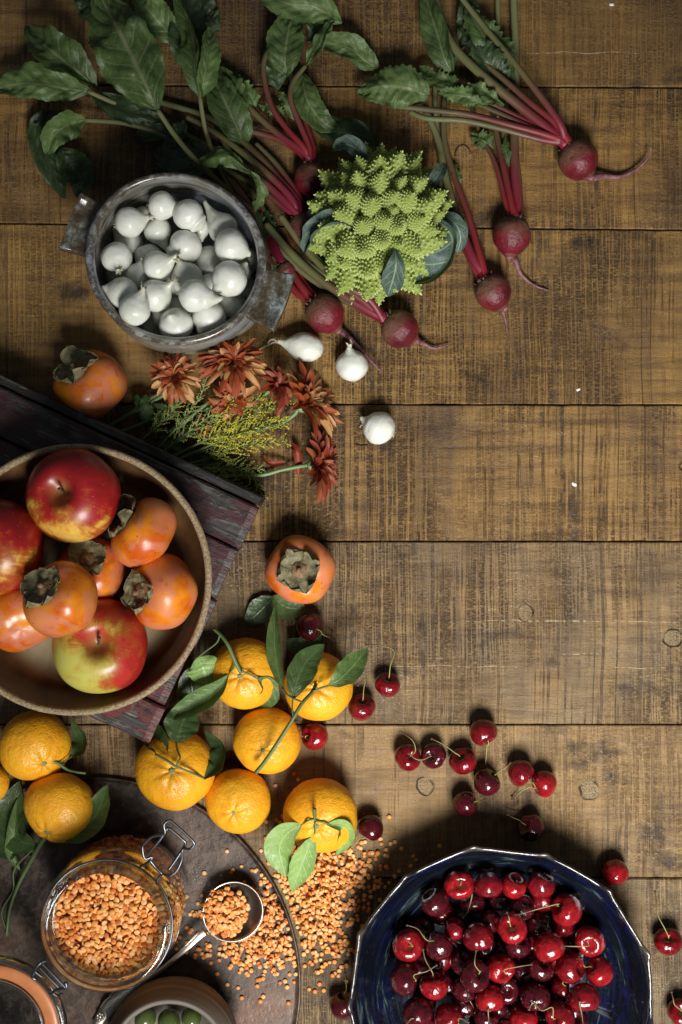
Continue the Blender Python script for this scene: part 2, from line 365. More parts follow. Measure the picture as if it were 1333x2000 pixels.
def mat_stem2():
    m = Mat('beet_stem_olive'); u, v, _ = m.sep(m.uv)
    n = m.noise(m.obj, 50, 4); u2 = m.math('ADD', u, m.math('MULTIPLY', m.math('SUBTRACT', n, .5), .25))
    col = m.ramp(u2, [(.0, (.20, .010, .032)), (.20, (.15, .022, .030)), (.34, (.11, .065, .034)), (.5, (.115, .110, .045)), (1, (.17, .18, .08))])
    return m.done(m.bsdf(col, .40, m.bump(m.noise(m.map(m.uv, (8, 40, 1)), 1, 2), .4, .0006), Specular_IOR_Level=.4))
STEMO = mat_stem2()
def mat_beet():
    m = Mat('beet_skin', True); a = m.attr()
    col = m.ramp(m.noise(m.obj, 60, 5, .65), [(.3, (.065, .006, .010)), (.6, (.155, .009, .018)), (.8, (.21, .022, .030))])
    rough_ = m.math('MULTIPLY', m.ramp(m.noise(m.map(m.obj, (1, 1, 1)), 190, 5, .7), [(.28, 0), (.50, 1)]), a)
    col = m.mix(rough_, col, (.15, .090, .050))
    sp = m.ramp(m.voro(m.obj, 240), [(.1, .8), (.2, 0)]); col = m.mix(m.math('MULTIPLY', sp, m.ramp(m.noise(m.obj, 50, 2), [(.5, 0), (.56, 1)])), col, (.03, .008, .01))
    return m.done(m.bsdf(col, m.math('ADD', .34, m.math('MULTIPLY', rough_, .4)), m.bump(m.noise(m.obj, 170, 5, .7), .75, .0018), Specular_IOR_Level=.45))
BEET = mat_beet()
BTAIL = None
m = Mat('beet_root'); BTAIL = m.done(m.bsdf(m.ramp(m.noise(m.obj, 260, 4, .7), [(.35, (.10, .03, .04)), (.6, (.26, .12, .13)), (.8, (.34, .20, .19))]), .6, m.bump(m.noise(m.obj, 500, 3), .5, .0006)))
CROWN = None
m = Mat('beet_crown'); CROWN = m.done(m.bsdf(m.ramp(m.noise(m.obj, 300, 4, .7), [(.35, (.035, .018, .012)), (.6, (.13, .07, .045)), (.8, (.24, .12, .08))]), .8, m.bump(m.noise(m.obj, 500, 3), .8, .001)))
def mat_onion():
    m = Mat('onion_skin', True); a = m.attr()
    col = m.ramp(m.noise(m.obj, 70, 3), [(.3, (.70, .71, .64)), (.7, (.80, .81, .76))])
    col = m.mix(m.math('MULTIPLY', a, .45), col, (.42, .44, .27)); col = m.mix(m.math('MULTIPLY', m.ramp(m.noise(m.obj, 85, 4, .6), [(.55, 0), (.68, .5)]), m.math('ADD', a, .12)), col, (.40, .30, .14)); col = m.mix(m.ramp(m.noise(m.obj, 28, 3), [(.45, 0), (.65, .4)]), col, (.58, .62, .50))
    lines = m.math('MULTIPLY', m.ramp(m.noise(m.map(m.uv, (2.2, 46, 1)), 1, 2, .5), [(.52, 0), (.72, 1)]), .38); col = m.mix(lines, col, (.50, .53, .40))
    return m.done(m.bsdf(col, .30, m.bump(m.noise(m.map(m.uv, (3, 60, 1)), 1, 2), .12, .0006), Subsurface_Weight=.25, Subsurface_Radius=(.004, .004, .003), Subsurface_Scale=1.0, Specular_IOR_Level=.45))
ONION = mat_onion()
m = Mat('onion_paper'); PAPER = m.done(m.bsdf(m.ramp(m.noise(m.obj, 300, 3), [(.3, (.42, .38, .28)), (.7, (.66, .62, .50))]), .55))
def cherry_mat(name, c1, c2):
    m = Mat(name, True); col = m.ramp(m.noise(m.obj, 1.7, 5, .6), [(.34, c1), (.62, c2)])
    col = m.mix(m.ramp(m.voro(m.obj, 9), [(.05, .4), (.13, 0)]), col, tuple(min(1, c * 1.8 + .01) for c in c2))
    return m.done(m.bsdf(col, .19, m.bump(m.noise(m.obj, 1.6, 2), .14, .05), Coat_Weight=.45, Coat_Roughness=.07, Specular_IOR_Level=.45))
CH = {'bright': cherry_mat('cherry_skin_bright', (.14, .0035, .006), (.30, .008, .011)), 'red': cherry_mat('cherry_skin_red', (.080, .0025, .005), (.19, .005, .009)),
      'dark': cherry_mat('cherry_skin_dark', (.030, .0025, .005), (.075, .005, .009))}
m = Mat('cherry_stem_green'); u, v, _ = m.sep(m.uv)
CSTEM = m.done(m.bsdf(m.ramp(m.math('ADD', u, m.math('MULTIPLY', m.noise(m.obj, 90), .3)), [(.2, (.30, .32, .09)), (.85, (.23, .19, .07)), (1.15, (.10, .05, .02))]), .5))
def mat_apple(name, red, yellow):
    m = Mat(name, True); a = m.attr(); u, v, _ = m.sep(m.uv)
    st = m.noise(m.map(m.uv, (2.0, 44, 1)), 1, 4, .65); st2 = m.noise(m.obj, 30, 5, .6)
    a = m.math('ADD', m.math('MULTIPLY', a, .72), .12); f = m.math('ADD', a, m.math('ADD', m.math('MULTIPLY', m.math('SUBTRACT', st, .5), .30), m.math('MULTIPLY', m.math('SUBTRACT', st2, .5), 1.5)))
    col = m.ramp(f, [(.22, red), (.40, tuple(r * 1.35 for r in red)), (.54, (red[0] * .75 + yellow[0] * .25, red[1] * .5 + yellow[1] * .18, .012)), (.68, (yellow[0] * .95, yellow[1] * .72, yellow[2] * .6)), (.84, yellow)])
    sp = m.ramp(m.voro(m.obj, 210), [(.05, .9), (.085, 0)]); col = m.mix(m.math('MULTIPLY', sp, .7), col, (.72, .45, .25))
    col = m.mix(m.ramp(u, [(.0, .9), (.045, .5), (.10, 0)]), col, (.30, .17, .05))
    return m.done(m.bsdf(col, .40, m.bump(m.noise(m.obj, 60, 3), .12, .0015), Coat_Weight=.22, Coat_Roughness=.20, Subsurface_Weight=.05, Subsurface_Scale=.004, Specular_IOR_Level=.45))
APPLE = mat_apple('apple_skin_red', (.25, .008, .009), (.70, .50, .10)); APPLEG = mat_apple('apple_skin_green_red', (.30, .016, .012), (.46, .43, .085))
def mat_persimmon():
    m = Mat('persimmon_skin', True); n = m.noise(m.obj, 36, 6, .62, 1.0)
    col = m.ramp(m.noise(m.obj, 38, 3), [(.35, (.52, .085, .005)), (.62, (.72, .24, .011))])
    wax = m.ramp(n, [(.48, 0), (.52, .50), (.66, .62)]); col = m.mix(wax, col, (.52, .18, .11))
    col = m.mix(m.ramp(m.noise(m.obj, 60, 3, .6, .3), [(.60, 0), (.72, .6)]), col, (.34, .055, .008))
    sp = m.math('MULTIPLY', m.ramp(m.voro(m.obj, 230), [(.10, .9), (.17, 0)]), m.ramp(m.noise(m.obj, 45, 2), [(.56, 0), (.62, 1)])); col = m.mix(sp, col, (.04, .015, .005))
    return m.done(m.bsdf(col, m.math('ADD', .30, m.math('MULTIPLY', wax, .28)), m.bump(m.math('ADD', m.noise(m.obj, 70, 4), m.math('MULTIPLY', wax, .5)), .18, .001), Coat_Weight=.15, Coat_Roughness=.15, Subsurface_Weight=.08, Subsurface_Scale=.004))
PERS = mat_persimmon()
m = Mat('persimmon_calyx'); CALYX = m.done(m.bsdf(m.ramp(m.noise(m.obj, 130, 5, .65), [(.28, (.065, .050, .025)), (.5, (.17, .15, .075)), (.72, (.30, .28, .15))]), .65, m.bump(m.noise(m.obj, 300, 4, .7), .8, .001)))
m = Mat('persimmon_stem'); PNUB = m.done(m.bsdf(m.ramp(m.noise(m.obj, 300, 4, .65), [(.3, (.10, .05, .02)), (.7, (.28, .17, .09))]), .7, m.bump(m.noise(m.obj, 500, 4), .6, .001)))
TWIG = simple('twig_green', (.10, .15, .05), .5); TWIGB = simple('twig_brown', (.07, .045, .025), .7); CUT = simple('twig_cut_end', (.5, .5, .36), .7)
CNUB = simple('citrus_button', (.22, .24, .11), .7)

def mat_pot():
    m = Mat('pot_glaze'); x, y, z = m.sep(m.obj); a = m.attr()
    n = m.noise(m.map(m.obj, (1, 1, 7)), 16, 5, .6, .6)
    col = m.ramp(n, [(.32, (.10, .09, .07)), (.44, (.24, .23, .19)), (.58, (.31, .31, .28)), (.70, (.42, .45, .47))])
    ring = m.noise(m.map(m.obj, (3, 3, 150)), 1, 3, .6); col = m.mix(m.ramp(ring, [(.46, 0), (.62, .6)]), col, (.10, .092, .075))
    blue = m.math('MULTIPLY', m.ramp(m.noise(m.map(m.obj, (9, 9, 26), loc=(3, 0, 0)), 1, 3), [(.5, 0), (.62, 1)]), .5); col = m.mix(blue, col, (.29, .34, .46))
    col = m.mix(m.math('MULTIPLY', m.ramp(m.noise(m.obj, 130, 4, .7), [(.36, 0), (.56, .9)]), a), col, (.050, .038, .026))
    sp = m.ramp(m.voro(m.obj, 330), [(.12, .8), (.2, 0)]); col = m.mix(m.math('MULTIPLY', sp, m.ramp(m.noise(m.obj, 60, 2), [(.45, 0), (.55, 1)])), col, (.04, .03, .02))
    return m.done(m.bsdf(col, .24, m.bump(m.math('ADD', m.noise(m.obj, 60, 4), m.math('MULTIPLY', ring, 1.4)), .25, .0018), Coat_Weight=.3, Coat_Roughness=.12))
POT = mat_pot()
def mat_handle():
    m = Mat('pot_handle_glaze'); col = m.ramp(m.noise(m.obj, 55, 5, .65), [(.34, (.030, .022, .014)), (.47, (.085, .065, .040)), (.56, (.17, .19, .17)), (.68, (.36, .43, .46))])
    col = m.mix(m.ramp(m.noise(m.obj, 420, 2), [(.5, 0), (.6, .5)]), col, (.05, .04, .03))
    return m.done(m.bsdf(col, .18, m.bump(m.noise(m.obj, 90, 4), .3, .002), Coat_Weight=.4, Coat_Roughness=.08))
HANDLE = mat_handle()
def mat_stoneware():
    m = Mat('stoneware_glaze'); x, y, z = m.sep(m.obj)
    r = m.n('ShaderNodeVectorMath', {0: m.n('ShaderNodeCombineXYZ', {0: x, 1: y}).outputs[0]}, operation='LENGTH').outputs['Value']
    swirl = m.noise(m.n('ShaderNodeCombineXYZ', {0: m.math('MULTIPLY', r, 130), 1: m.noise(m.obj, 9, 2)}).outputs[0], 1, 4, .6)
    n = m.noise(m.obj, 12, 5, .6, .4)
    fl = m.ramp(n, [(.30, (.13, .085, .042)), (.5, (.26, .20, .115)), (.70, (.34, .285, .18))])
    fl = m.mix(m.ramp(swirl, [(.5, 0), (.75, .45)]), fl, (.12, .07, .03))
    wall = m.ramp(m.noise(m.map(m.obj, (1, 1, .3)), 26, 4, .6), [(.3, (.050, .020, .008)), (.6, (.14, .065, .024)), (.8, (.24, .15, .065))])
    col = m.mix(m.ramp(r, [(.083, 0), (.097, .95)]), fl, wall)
    col = m.mix(m.ramp(m.voro(m.obj, 260), [(.09, .6), (.14, 0)]), col, (.05, .03, .015))
    return m.done(m.bsdf(col, .30, m.bump(m.math('ADD', swirl, m.noise(m.obj, 40, 3)), .2, .0012), Coat_Weight=.2, Coat_Roughness=.15))
STONE = mat_stoneware()
m = Mat('stoneware_rim_sand'); SAND = m.done(m.bsdf(m.ramp(m.noise(m.obj, 480, 4, .75), [(.33, (.13, .085, .04)), (.5, (.30, .22, .12)), (.68, (.48, .38, .24))]), .75, m.bump(m.noise(m.obj, 700, 4, .8), .8, .0012)))
def mat_blue():
    m = Mat('cobalt_glaze'); x, y, z = m.sep(m.obj)
    r = m.n('ShaderNodeVectorMath', {0: m.n('ShaderNodeCombineXYZ', {0: x, 1: y}).outputs[0]}, operation='LENGTH').outputs['Value']
    th = m.math('ARCTAN2', y, x)
    pv = m.n('ShaderNodeCombineXYZ', {0: m.math('MULTIPLY', r, 210), 1: m.math('MULTIPLY', m.math('COSINE', th), 2.5), 2: m.math('MULTIPLY', m.math('SINE', th), 2.5)}).outputs[0]
    n = m.noise(pv, 1, 5, .6, .5)
    col = m.ramp(n, [(.34, (.003, .004, .008)), (.45, (.002, .003, .007)), (.50, (.005, .007, .045)), (.54, (.003, .005, .010)), (.59, (.010, .022, .025)), (.64, (.07, .10, .10)), (.70, (.004, .006, .014))])
    n2 = m.noise(pv, .55, 3, .6, .3); col = m.mix(m.ramp(n2, [(.44, .9), (.58, 0)]), col, (.004, .005, .008))
    fl = m.ramp(m.noise(m.obj, 50, 5, .7), [(.46, (.005, .006, .009)), (.60, (.022, .026, .026)), (.72, (.18, .18, .15))])
    col = m.mix(m.ramp(r, [(.060, .9), (.085, 0)]), col, fl)
    col = m.mix(m.math('MULTIPLY', m.ramp(z, [(.0556, 0), (.0562, .8)]), m.ramp(m.noise(m.obj, 40, 3), [(.4, .5), (.5, 1)])), col, (.09, .07, .05))
    return m.done(m.bsdf(col, m.ramp(r, [(.085, .42), (.100, .10)]), m.bump(m.math('ADD', m.noise(m.obj, 34, 3), m.math('MULTIPLY', n, .7)), .35, .004), Coat_Weight=m.ramp(r, [(.085, 0), (.100, .5)]), Coat_Roughness=.05, Specular_IOR_Level=m.ramp(r, [(.080, .08), (.100, .45)])))
BLUE = mat_blue()
def mat_tray():
    m = Mat('tray_metal'); n = m.noise(m.obj, 16, 6, .65, .6); n2 = m.noise(m.obj, 120, 5, .7)
    col = m.ramp(n, [(.34, (.012, .008, .006)), (.46, (.036, .022, .015)), (.57, (.070, .046, .031)), (.70, (.14, .105, .075))])
    col = m.mix(m.ramp(n2, [(.50, 0), (.64, .5)]), col, (.14, .10, .070)); col = m.mix(m.ramp(m.noise(m.obj, 9, 4, .6), [(.55, 0), (.7, .6)]), col, (.10, .035, .015))
    return m.done(m.bsdf(col, m.ramp(n2, [(.35, .30), (.65, .55)]), m.bump(n2, .45, .0011), Metallic=.30, Specular_IOR_Level=.5))
TRAY = mat_tray()
def mat_crate(i, paint):
    m = Mat('crate_paint_%s' % 'abcdefghij'[i]); ang = math.radians(25.7)
    o = m.map(m.obj, (1, 1, 1), rot=(0, 0, ang), loc=(i * .37, i * .21, 0))
    fib = m.noise(m.map(o, (28, 420, 60)), 1, 5, .65, .4); wear = m.noise(m.map(o, (24, 70, 10)), 1, 6, .68, .3)
    grey = m.ramp(fib, [(.30, (.010, .008, .007)), (.5, (.035, .031, .028)), (.66, (.11, .10, .085)), (.8, (.20, .18, .15))])
    pc = m.ramp(m.noise(m.map(o, (30, 60, 10)), 1, 4), [(.3, tuple(c * .45 for c in paint)), (.7, paint)])
    f = m.math('MULTIPLY', m.ramp(wear, [(.46, 0), (.51, 1)]), .9); col = m.mix(f, grey, pc)
    col = m.mix(m.ramp(m.noise(m.map(o, (50, 150, 10), loc=(9, 0, 0)), 1, 5, .7), [(.56, 0), (.62, .8)]), col, (.010, .008, .007))
    col = m.mix(m.ramp(m.noise(m.map(o, (20, 200, 10), loc=(3, 5, 0)), 1, 4, .7), [(.66, 0), (.70, .7)]), col, (.30, .25, .18))
    return m.done(m.bsdf(col, .48, m.bump(m.math('ADD', fib, m.math('MULTIPLY', f, .5)), .7, .0012), Specular_IOR_Level=.5))
ZINC = simple('zinc_wire', (.15, .16, .18), .36, Metallic=1.0); SILVER = simple('silver', (.55, .50, .43), .32, Metallic=1.0)
m = Mat('gasket_rubber'); GASK = m.done(m.bsdf(m.ramp(m.noise(m.obj, 40, 3), [(.3, (.50, .17, .06)), (.7, (.66, .26, .10))]), .38))
def mat_glass(name, tint, thin):
    m = Mat(name)
    if not thin:
        fr = m.n('ShaderNodeFresnel', {'IOR': 1.7}).outputs[0]
        g = m.n('ShaderNodeBsdfGlass', {'Color': tint + (1,), 'Roughness': .02, 'IOR': 1.46}).outputs[0]; t = m.n('ShaderNodeBsdfTransparent', {'Color': tint + (1,)}).outputs[0]; g2 = m.n('ShaderNodeBsdfGlossy', {'Roughness': .04}).outputs[0]
        a = m.n('ShaderNodeMixShader', {0: .26, 1: t, 2: g}).outputs[0]
        return m.done(m.n('ShaderNodeMixShader', {0: m.math('MULTIPLY', fr, .8), 1: a, 2: g2}).outputs[0])
        return m.done(m.n('ShaderNodeBsdfGlass', {'Color': tint + (1,), 'Roughness': .02, 'IOR': 1.46}).outputs[0])
    fr = m.n('ShaderNodeFresnel', {'IOR': 1.5}).outputs[0]
    g = m.n('ShaderNodeBsdfGlossy', {'Color': (1, 1, 1, 1), 'Roughness': .03}).outputs[0]; t = m.n('ShaderNodeBsdfTransparent', {'Color': tint + (1,)}).outputs[0]
    return m.done(m.n('ShaderNodeMixShader', {0: m.math('MULTIPLY', fr, .40), 1: t, 2: g}).outputs[0])
GLASS = mat_glass('jar_glass', (.93, .96, .95), True); GLASST = mat_glass('jar_thick_glass', (.93, .97, .96), False)
def mat_lentil():
    m = Mat('lentil_orange'); rnd = m.n('ShaderNodeObjectInfo').outputs['Random']
    col = m.ramp(m.noise(m.obj, 240, 2, .5), [(.30, (.62, .20, .055)), (.5, (.74, .30, .095)), (.70, (.80, .42, .17))])
    return m.done(m.bsdf(col, .50, Specular_IOR_Level=.35))
LENTIL = mat_lentil()
m = Mat('olive_skin'); OLIVE = m.done(m.bsdf(m.ramp(m.noise(m.obj, 60, 4), [(.3, (.045, .070, .016)), (.7, (.105, .135, .035))]), .2, Coat_Weight=.4, Coat_Roughness=.08))
m = Mat('clay_bowl'); CLAY = m.done(m.bsdf(m.ramp(m.noise(m.map(m.obj, (4, 4, 160)), 1, 5, .65), [(.3, (.075, .062, .048)), (.55, (.155, .135, .105)), (.75, (.24, .21, .165))]), .55, m.bump(m.noise(m.map(m.obj, (5, 5, 300)), 1, 4, .7), .5, .001)))
def mat_petal(name, a, b, c):
    m = Mat(name); u, v, _ = m.sep(m.uv); rnd = m.n('ShaderNodeObjectInfo').outputs['Random']
    col = m.ramp(m.noise(m.map(m.uv, (2, 14, 1)), 1, 3, .6), [(.3, a), (.6, b)])
    col = m.mix(m.math('MULTIPLY', m.ramp(rnd, [(.60, 0), (.80, 1)]), .8), col, c)
    sh = m.bsdf(col, .5, m.bump(m.noise(m.map(m.uv, (2, 12, 1)), 1, 2), .6, .0006))
    tr = m.n('ShaderNodeBsdfTranslucent', {'Color': col}).outputs[0]
    return m.done(m.n('ShaderNodeMixShader', {0: .15, 1: sh, 2: tr}).outputs[0])
PETAL = mat_petal('petal_rust', (.18, .032, .009), (.43, .090, .024), (.58, .33, .12))
PETALR = mat_petal('petal_red', (.13, .020, .008), (.29, .042, .016), (.33, .10, .04))
GSTEM = simple('flower_stem', (.20, .30, .13), .5); GDARK = simple('flower_stem_dark', (.15, .22, .08), .5)
def mat_bud(name, a, b):
    m = Mat(name); return m.done(m.bsdf(m.ramp(m.noise(m.obj, 160, 3, .6), [(.38, a), (.62, b)]), .6))
BUDY = mat_bud('goldenrod_yellow', (.26, .28, .03), (.62, .52, .03)); BUDG = mat_bud('goldenrod_green', (.17, .22, .05), (.38, .42, .12))
def mat_roman():
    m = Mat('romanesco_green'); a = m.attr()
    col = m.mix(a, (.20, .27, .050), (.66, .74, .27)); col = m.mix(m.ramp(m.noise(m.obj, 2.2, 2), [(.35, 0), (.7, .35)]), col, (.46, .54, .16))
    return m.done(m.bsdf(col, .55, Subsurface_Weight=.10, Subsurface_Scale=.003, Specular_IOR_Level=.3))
ROMAN = mat_roman()

# ------------------------------------------------------------------ wooden crate
ZC = 0.058; th_c = -math.atan2(217, 465) # slats run along this direction
c1 = W(507, 990, ZC); c2 = W(290, 1455, ZC)
edge_v = (c2 - c1); edge_len = edge_v.length; ev = edge_v.normalized(); uv_ = Vector((ev.y, -ev.x, 0)); uv_ = -uv_ if uv_.x > 0 else uv_
ang = math.atan2(uv_.y, uv_.x); LEN = .40
crate = thing('wooden_crate', 'upturned wooden crate of worn maroon and black slats under the brown stoneware bowl', 'crate', (c1 + uv_ * LEN / 2 + ev * edge_len / 2) * 1)
crate.location.z = 0
cuts = [0, 92, 200, 303, 432, 513]; paints = [(.060, .013, .016), (.070, .014, .018), (.085, .014, .018), (.11, .016, .018), (.15, .017, .017)]
CM = [mat_crate(i, p) for i, p in enumerate(paints + [(.012, .010, .009), (.055, .010, .012)])]
for i in range(5):
    a0, a1 = cuts[i] * edge_len / 513, cuts[i + 1] * edge_len / 513; ln = LEN + (.000, -.002, .001, .0, .0015)[i]
    ctr = c1 + ev * (a0 + a1) / 2 + uv_ * (ln / 2 + (.0, .001, -.001, .002, 0)[i])
    nxs = 60; hw = (a1 - a0) / 2 - .0009; V = []; F = []; prof = [(-hw, -.010), (-hw, -.0018), (-hw + .0018, 0), (-hw * .5, 0), (0, .0002), (hw * .5, 0), (hw - .0018, 0), (hw, -.0018), (hw, -.010)]
    K = len(prof)
    for k in range(nxs + 1):
        s_ = -ln / 2 + ln * k / nxs; endr = .0025 if k in (0, nxs) else 0
        for q, (yy, zz) in enumerate(prof):
            nz = mn.noise(Vector((s_ * 60, yy * 300, i * 7))) * .0006
            p = ctr + uv_ * s_ + ev * (yy + (mn.noise(Vector((s_ * 45, i * 3 + (1 if yy > 0 else 0), 2))) * .0009 if abs(yy) > hw * .9 else 0)); V.append((p.x, p.y, ZC + zz + nz * (zz > -.005) - endr * .5 * (zz > -.003)))
    for k in range(nxs):
        for q in range(K): F.append((k * K + q, k * K + (q + 1) % K, (k + 1) * K + (q + 1) % K, (k + 1) * K + q))
    F += [tuple(range(K)), tuple(reversed([nxs * K + q for q in range(K)]))]
    wpart('slat', V, F, CM[i], crate, smooth=False, label=('blackened top slat with traces of maroon paint', None, None, None, 'redder chipped slat at the lower edge')[i])
def cbox(name, s0, s1, e0, e1, z0, z1, mt, lab=None):
    p = c1 + uv_ * (s0 + s1) / 2 + ev * (e0 + e1) / 2
    V, F = box((p.x, p.y, (z0 + z1) / 2), abs(s1 - s0), abs(e1 - e0), z1 - z0, ang, .0012); wpart(name, V, F, mt, crate, smooth=False, label=lab)
cbox('end_board', .004, .018, .004, edge_len - .004, .0002, ZC - .0105, CM[6]); cbox('end_board', LEN - .018, LEN - .004, .004, edge_len - .004, .0002, ZC - .0105, CM[6])
cbox('side_board', .0185, LEN - .0185, .003, .013, .0002, ZC - .0106, CM[5]); cbox('side_board', .0185, LEN - .0185, edge_len - .013, edge_len - .003, .0002, ZC - .0106, CM[5])
cbox('edge_batten', .001, LEN, -.0095, -.0008, .0004, ZC - .004, CM[5], 'black batten along the upper edge')
for (s0, e0) in ((.052, .030), (.030, .083), (.040, .205)):
    V, F = lathe([(0, .0004), (.0016, .0003), (.0024, -.0008)], 10); p = c1 + uv_ * s0 + ev * e0; wpart('nail', xf(V, None, (p.x, p.y, ZC + .0006)), F, simple('nail_head', (.008, .007, .007), .5, Metallic=.6), crate)

# ------------------------------------------------------------------ stoneware bowl on the crate
BR = RP(268, .115); bc = W(146, 1133, .115); bz = ZC + .0004
bowl = thing('stoneware_bowl', 'wide brown glazed stoneware bowl with sandy bare rim, full of apples and persimmons', 'bowl', (bc.x, bc.y, bz))
hB = .115 - bz
prof = bez([(.0, .010), (.05, .0102), (.082, .012), (.100, .020), (.1105, .038), (BR - .0068, hB - .004)], 40)
outp = bez([(BR - .0006, hB - .005), (BR - .004, .034), (.100, .012), (.080, .001), (.075, 0)], 20) + [(0, .001)]
fnb = lambda i, r, z, th: (r * (1 + .0045 * math.sin(2 * th + 1) + .002 * math.sin(5 * th)), z)
V, F = lathe(prof, 128, fnb); V2, F2 = lathe(outp, 128, fnb); part('glazed_inside', me_new('bowl_in', V, F, STONE), bowl)
part('outside', me_new('bowl_out', V2, F2, CLAY), bowl)
rp = [(BR - .0068, hB - .004), (BR - .0060, hB - .0008), (BR - .0040, hB + .0006), (BR - .0018, hB), (BR - .0004, hB - .002), (BR - .0006, hB - .005)]
V, F = lathe(rp, 160, lambda i, r, z, th: (fnb(i, r, z, th)[0] + .0004 * mn.noise(Vector((math.cos(th) * 12, math.sin(th) * 12, i))), z + .0005 * mn.noise(Vector((math.cos(th) * 9, math.sin(th) * 9, 4 + i)))))
part('rim', me_new('bowl_rim', V, F, SAND), bowl)

# ------------------------------------------------------------------ round metal tray
tc_ = W(180, 1925, .004); TR = RP(408, .004)
tray = thing('metal_tray', 'large round dark rusty metal tray with a thin raised rim under the lentil jar', 'tray', (tc_.x, tc_.y, 0))
V, F = lathe([(0, .0026), (TR * .5, .0026), (TR - .006, .0026), (TR - .004, .0028), (TR - .0022, .0050), (TR - .0009, .0060), (TR, .0052), (TR + .0003, .003), (TR - .002, .0006), (0, .0005)], 200)
part('tray_plate', me_new('tray', V, F, TRAY), tray)
ZT = .0026
def on_tray(x, y): return (x - tc_.x) ** 2 + (y - tc_.y) ** 2 < (TR - .004) ** 2

# ------------------------------------------------------------------ ceramic pot
ZP = .096; pc = W(342, 504, ZP); PR = RP(172, ZP)
pot = thing('stoneware_pot', 'grey blue glazed ceramic pot with two slab handles, filled with white pearl onions', 'pot', (pc.x, pc.y, 0))
ha = math.radians(-21); ova = lambda th: 1 + .030 * math.cos(2 * (th - ha)) + .004 * math.cos(3 * th)
fp = lambda i, r, z, th: (r * (1 + (ova(th) - 1) * min(1, z / .05 + .3)), z)
prof = bez([(0, .022), (.050, .022), (.066, .025), (.0720, .040), (.0755, .070), (PR - .0075, ZP - .006)], 46) + bez([(PR - .0068, ZP - .003), (PR - .0040, ZP), (PR - .0010, ZP - .0008), (PR + .0006, ZP - .004), (PR - .002, ZP - .0075)], 12) + bez([(PR - .0030, ZP - .012), (PR + .0010, .060), (PR + .0025, .032), (PR - .001, .010), (PR - .008, .0015), (PR - .012, 0)], 28) + [(0, .001)]
V, F = lathe(prof, 128, fp); at = [1.0 if v[2] > ZP - .009 and math.hypot(v[0], v[1]) > PR * .93 else .25 for v in V]
part('pot_body', me_new('pot', V, F, POT, attr=at), pot)
for side in (1, -1):
    dv = Vector((math.cos(ha), math.sin(ha), 0)) * side; nv_ = Vector((-dv.y, dv.x, 0)); V = []; F = []; na, nb = 14, 18
    for layer in (0, 1):
        for i in range(na + 1):
            for j in range(nb + 1):
                s_ = i / na; t_ = j / nb * 2 - 1
                d_ = PR * ova(ha) - .006 + s_ * .029; wd = (.0245 + .004 * s_) * t_ * (1 if side > 0 else 1.0)
                z_ = .075 + .003 * s_ + .0045 * (abs(t_) ** 2.5) + (.0045 * max(0, s_ - .65) / .35) - (.0105 if layer else 0) + .0006 * mn.noise(Vector((s_ * 4, t_ * 4, side)))
                ed = .0015 if (layer == 0 and (i == na or j in (0, nb))) else 0
                p = dv * (d_ - ed * (i == na) + .002 * (1 - t_ * t_) * s_) + nv_ * (wd - math.copysign(ed, t_) * (j in (0, nb))); V.append((p.x, p.y, z_ - ed))
    L_ = (na + 1) * (nb + 1); ix = lambda l, i, j: l * L_ + i * (nb + 1) + j
    for i in range(na):
        for j in range(nb): F.append((ix(0, i, j), ix(0, i + 1, j), ix(0, i + 1, j + 1), ix(0, i, j + 1))); F.append((ix(1, i, j + 1), ix(1, i + 1, j + 1), ix(1, i + 1, j), ix(1, i, j)))
    for i in range(na): F.append((ix(0, i, 0), ix(1, i, 0), ix(1, i + 1, 0), ix(0, i + 1, 0))); F.append((ix(0, i + 1, nb), ix(1, i + 1, nb), ix(1, i, nb), ix(0, i, nb)))
    for j in range(nb): F.append((ix(0, na, j), ix(1, na, j), ix(1, na, j + 1), ix(0, na, j + 1)))
    part('handle', me_new('pot_handle', V, F, HANDLE), pot)

# ------------------------------------------------------------------ blue scalloped bowl
ZB = .056; qc = W(977, 1951, ZB); QR = RP(302, ZB)
blue = thing('scalloped_bowl', 'glossy cobalt blue bowl with a scalloped thirteen sided rim, full of cherries', 'bowl', (qc.x, qc.y, 0))
NF = 13; off = math.radians(100)
def flute(th):
    a = (((th - off) * NF / (2 * PI)) % 1.0); a = a - 1 if a > .5 else a
    b = abs(a); poly = math.cos(PI / NF) / math.cos(2 * PI * (0.5 - b) / NF)
    return 1 - (1 - poly) * .95 + .006 * math.sin(th * 7.3 + 1) - .006 * math.exp(-(b / .16) ** 2) + .004, math.exp(-(a / .09) ** 2)
def fq(i, r, z, th):
    k = max(0, min(1, (r - .070) / .055)); p, e = flute(th); jit = 1 + .010 * math.sin(th * 3 + 1)
    return r * (1 + ((p - 1) + e * .012) * k) * (1 + (jit - 1) * k), z + .0022 * e * k * (z > .03) + .0012 * math.sin(th * 5) * k * (z > .04)
prof = bez([(0, .0060), (.035, .0068), (.06, .0090), (.082, .0135), (.105, .024), (.125, .038), (QR - .006, ZB - .0035)], 44) + bez([(QR - .0040, ZB - .001), (QR - .0020, ZB), (QR - .0003, ZB - .0012), (QR - .0006, ZB - .004)], 8) + bez([(QR - .005, ZB - .012), (.122, .028), (.088, .004), (.078, 0)], 20) + [(0, .001)]
V, F = lathe(prof, 260, fq); part('bowl_body', me_new('blue_bowl', V, F, BLUE), blue)

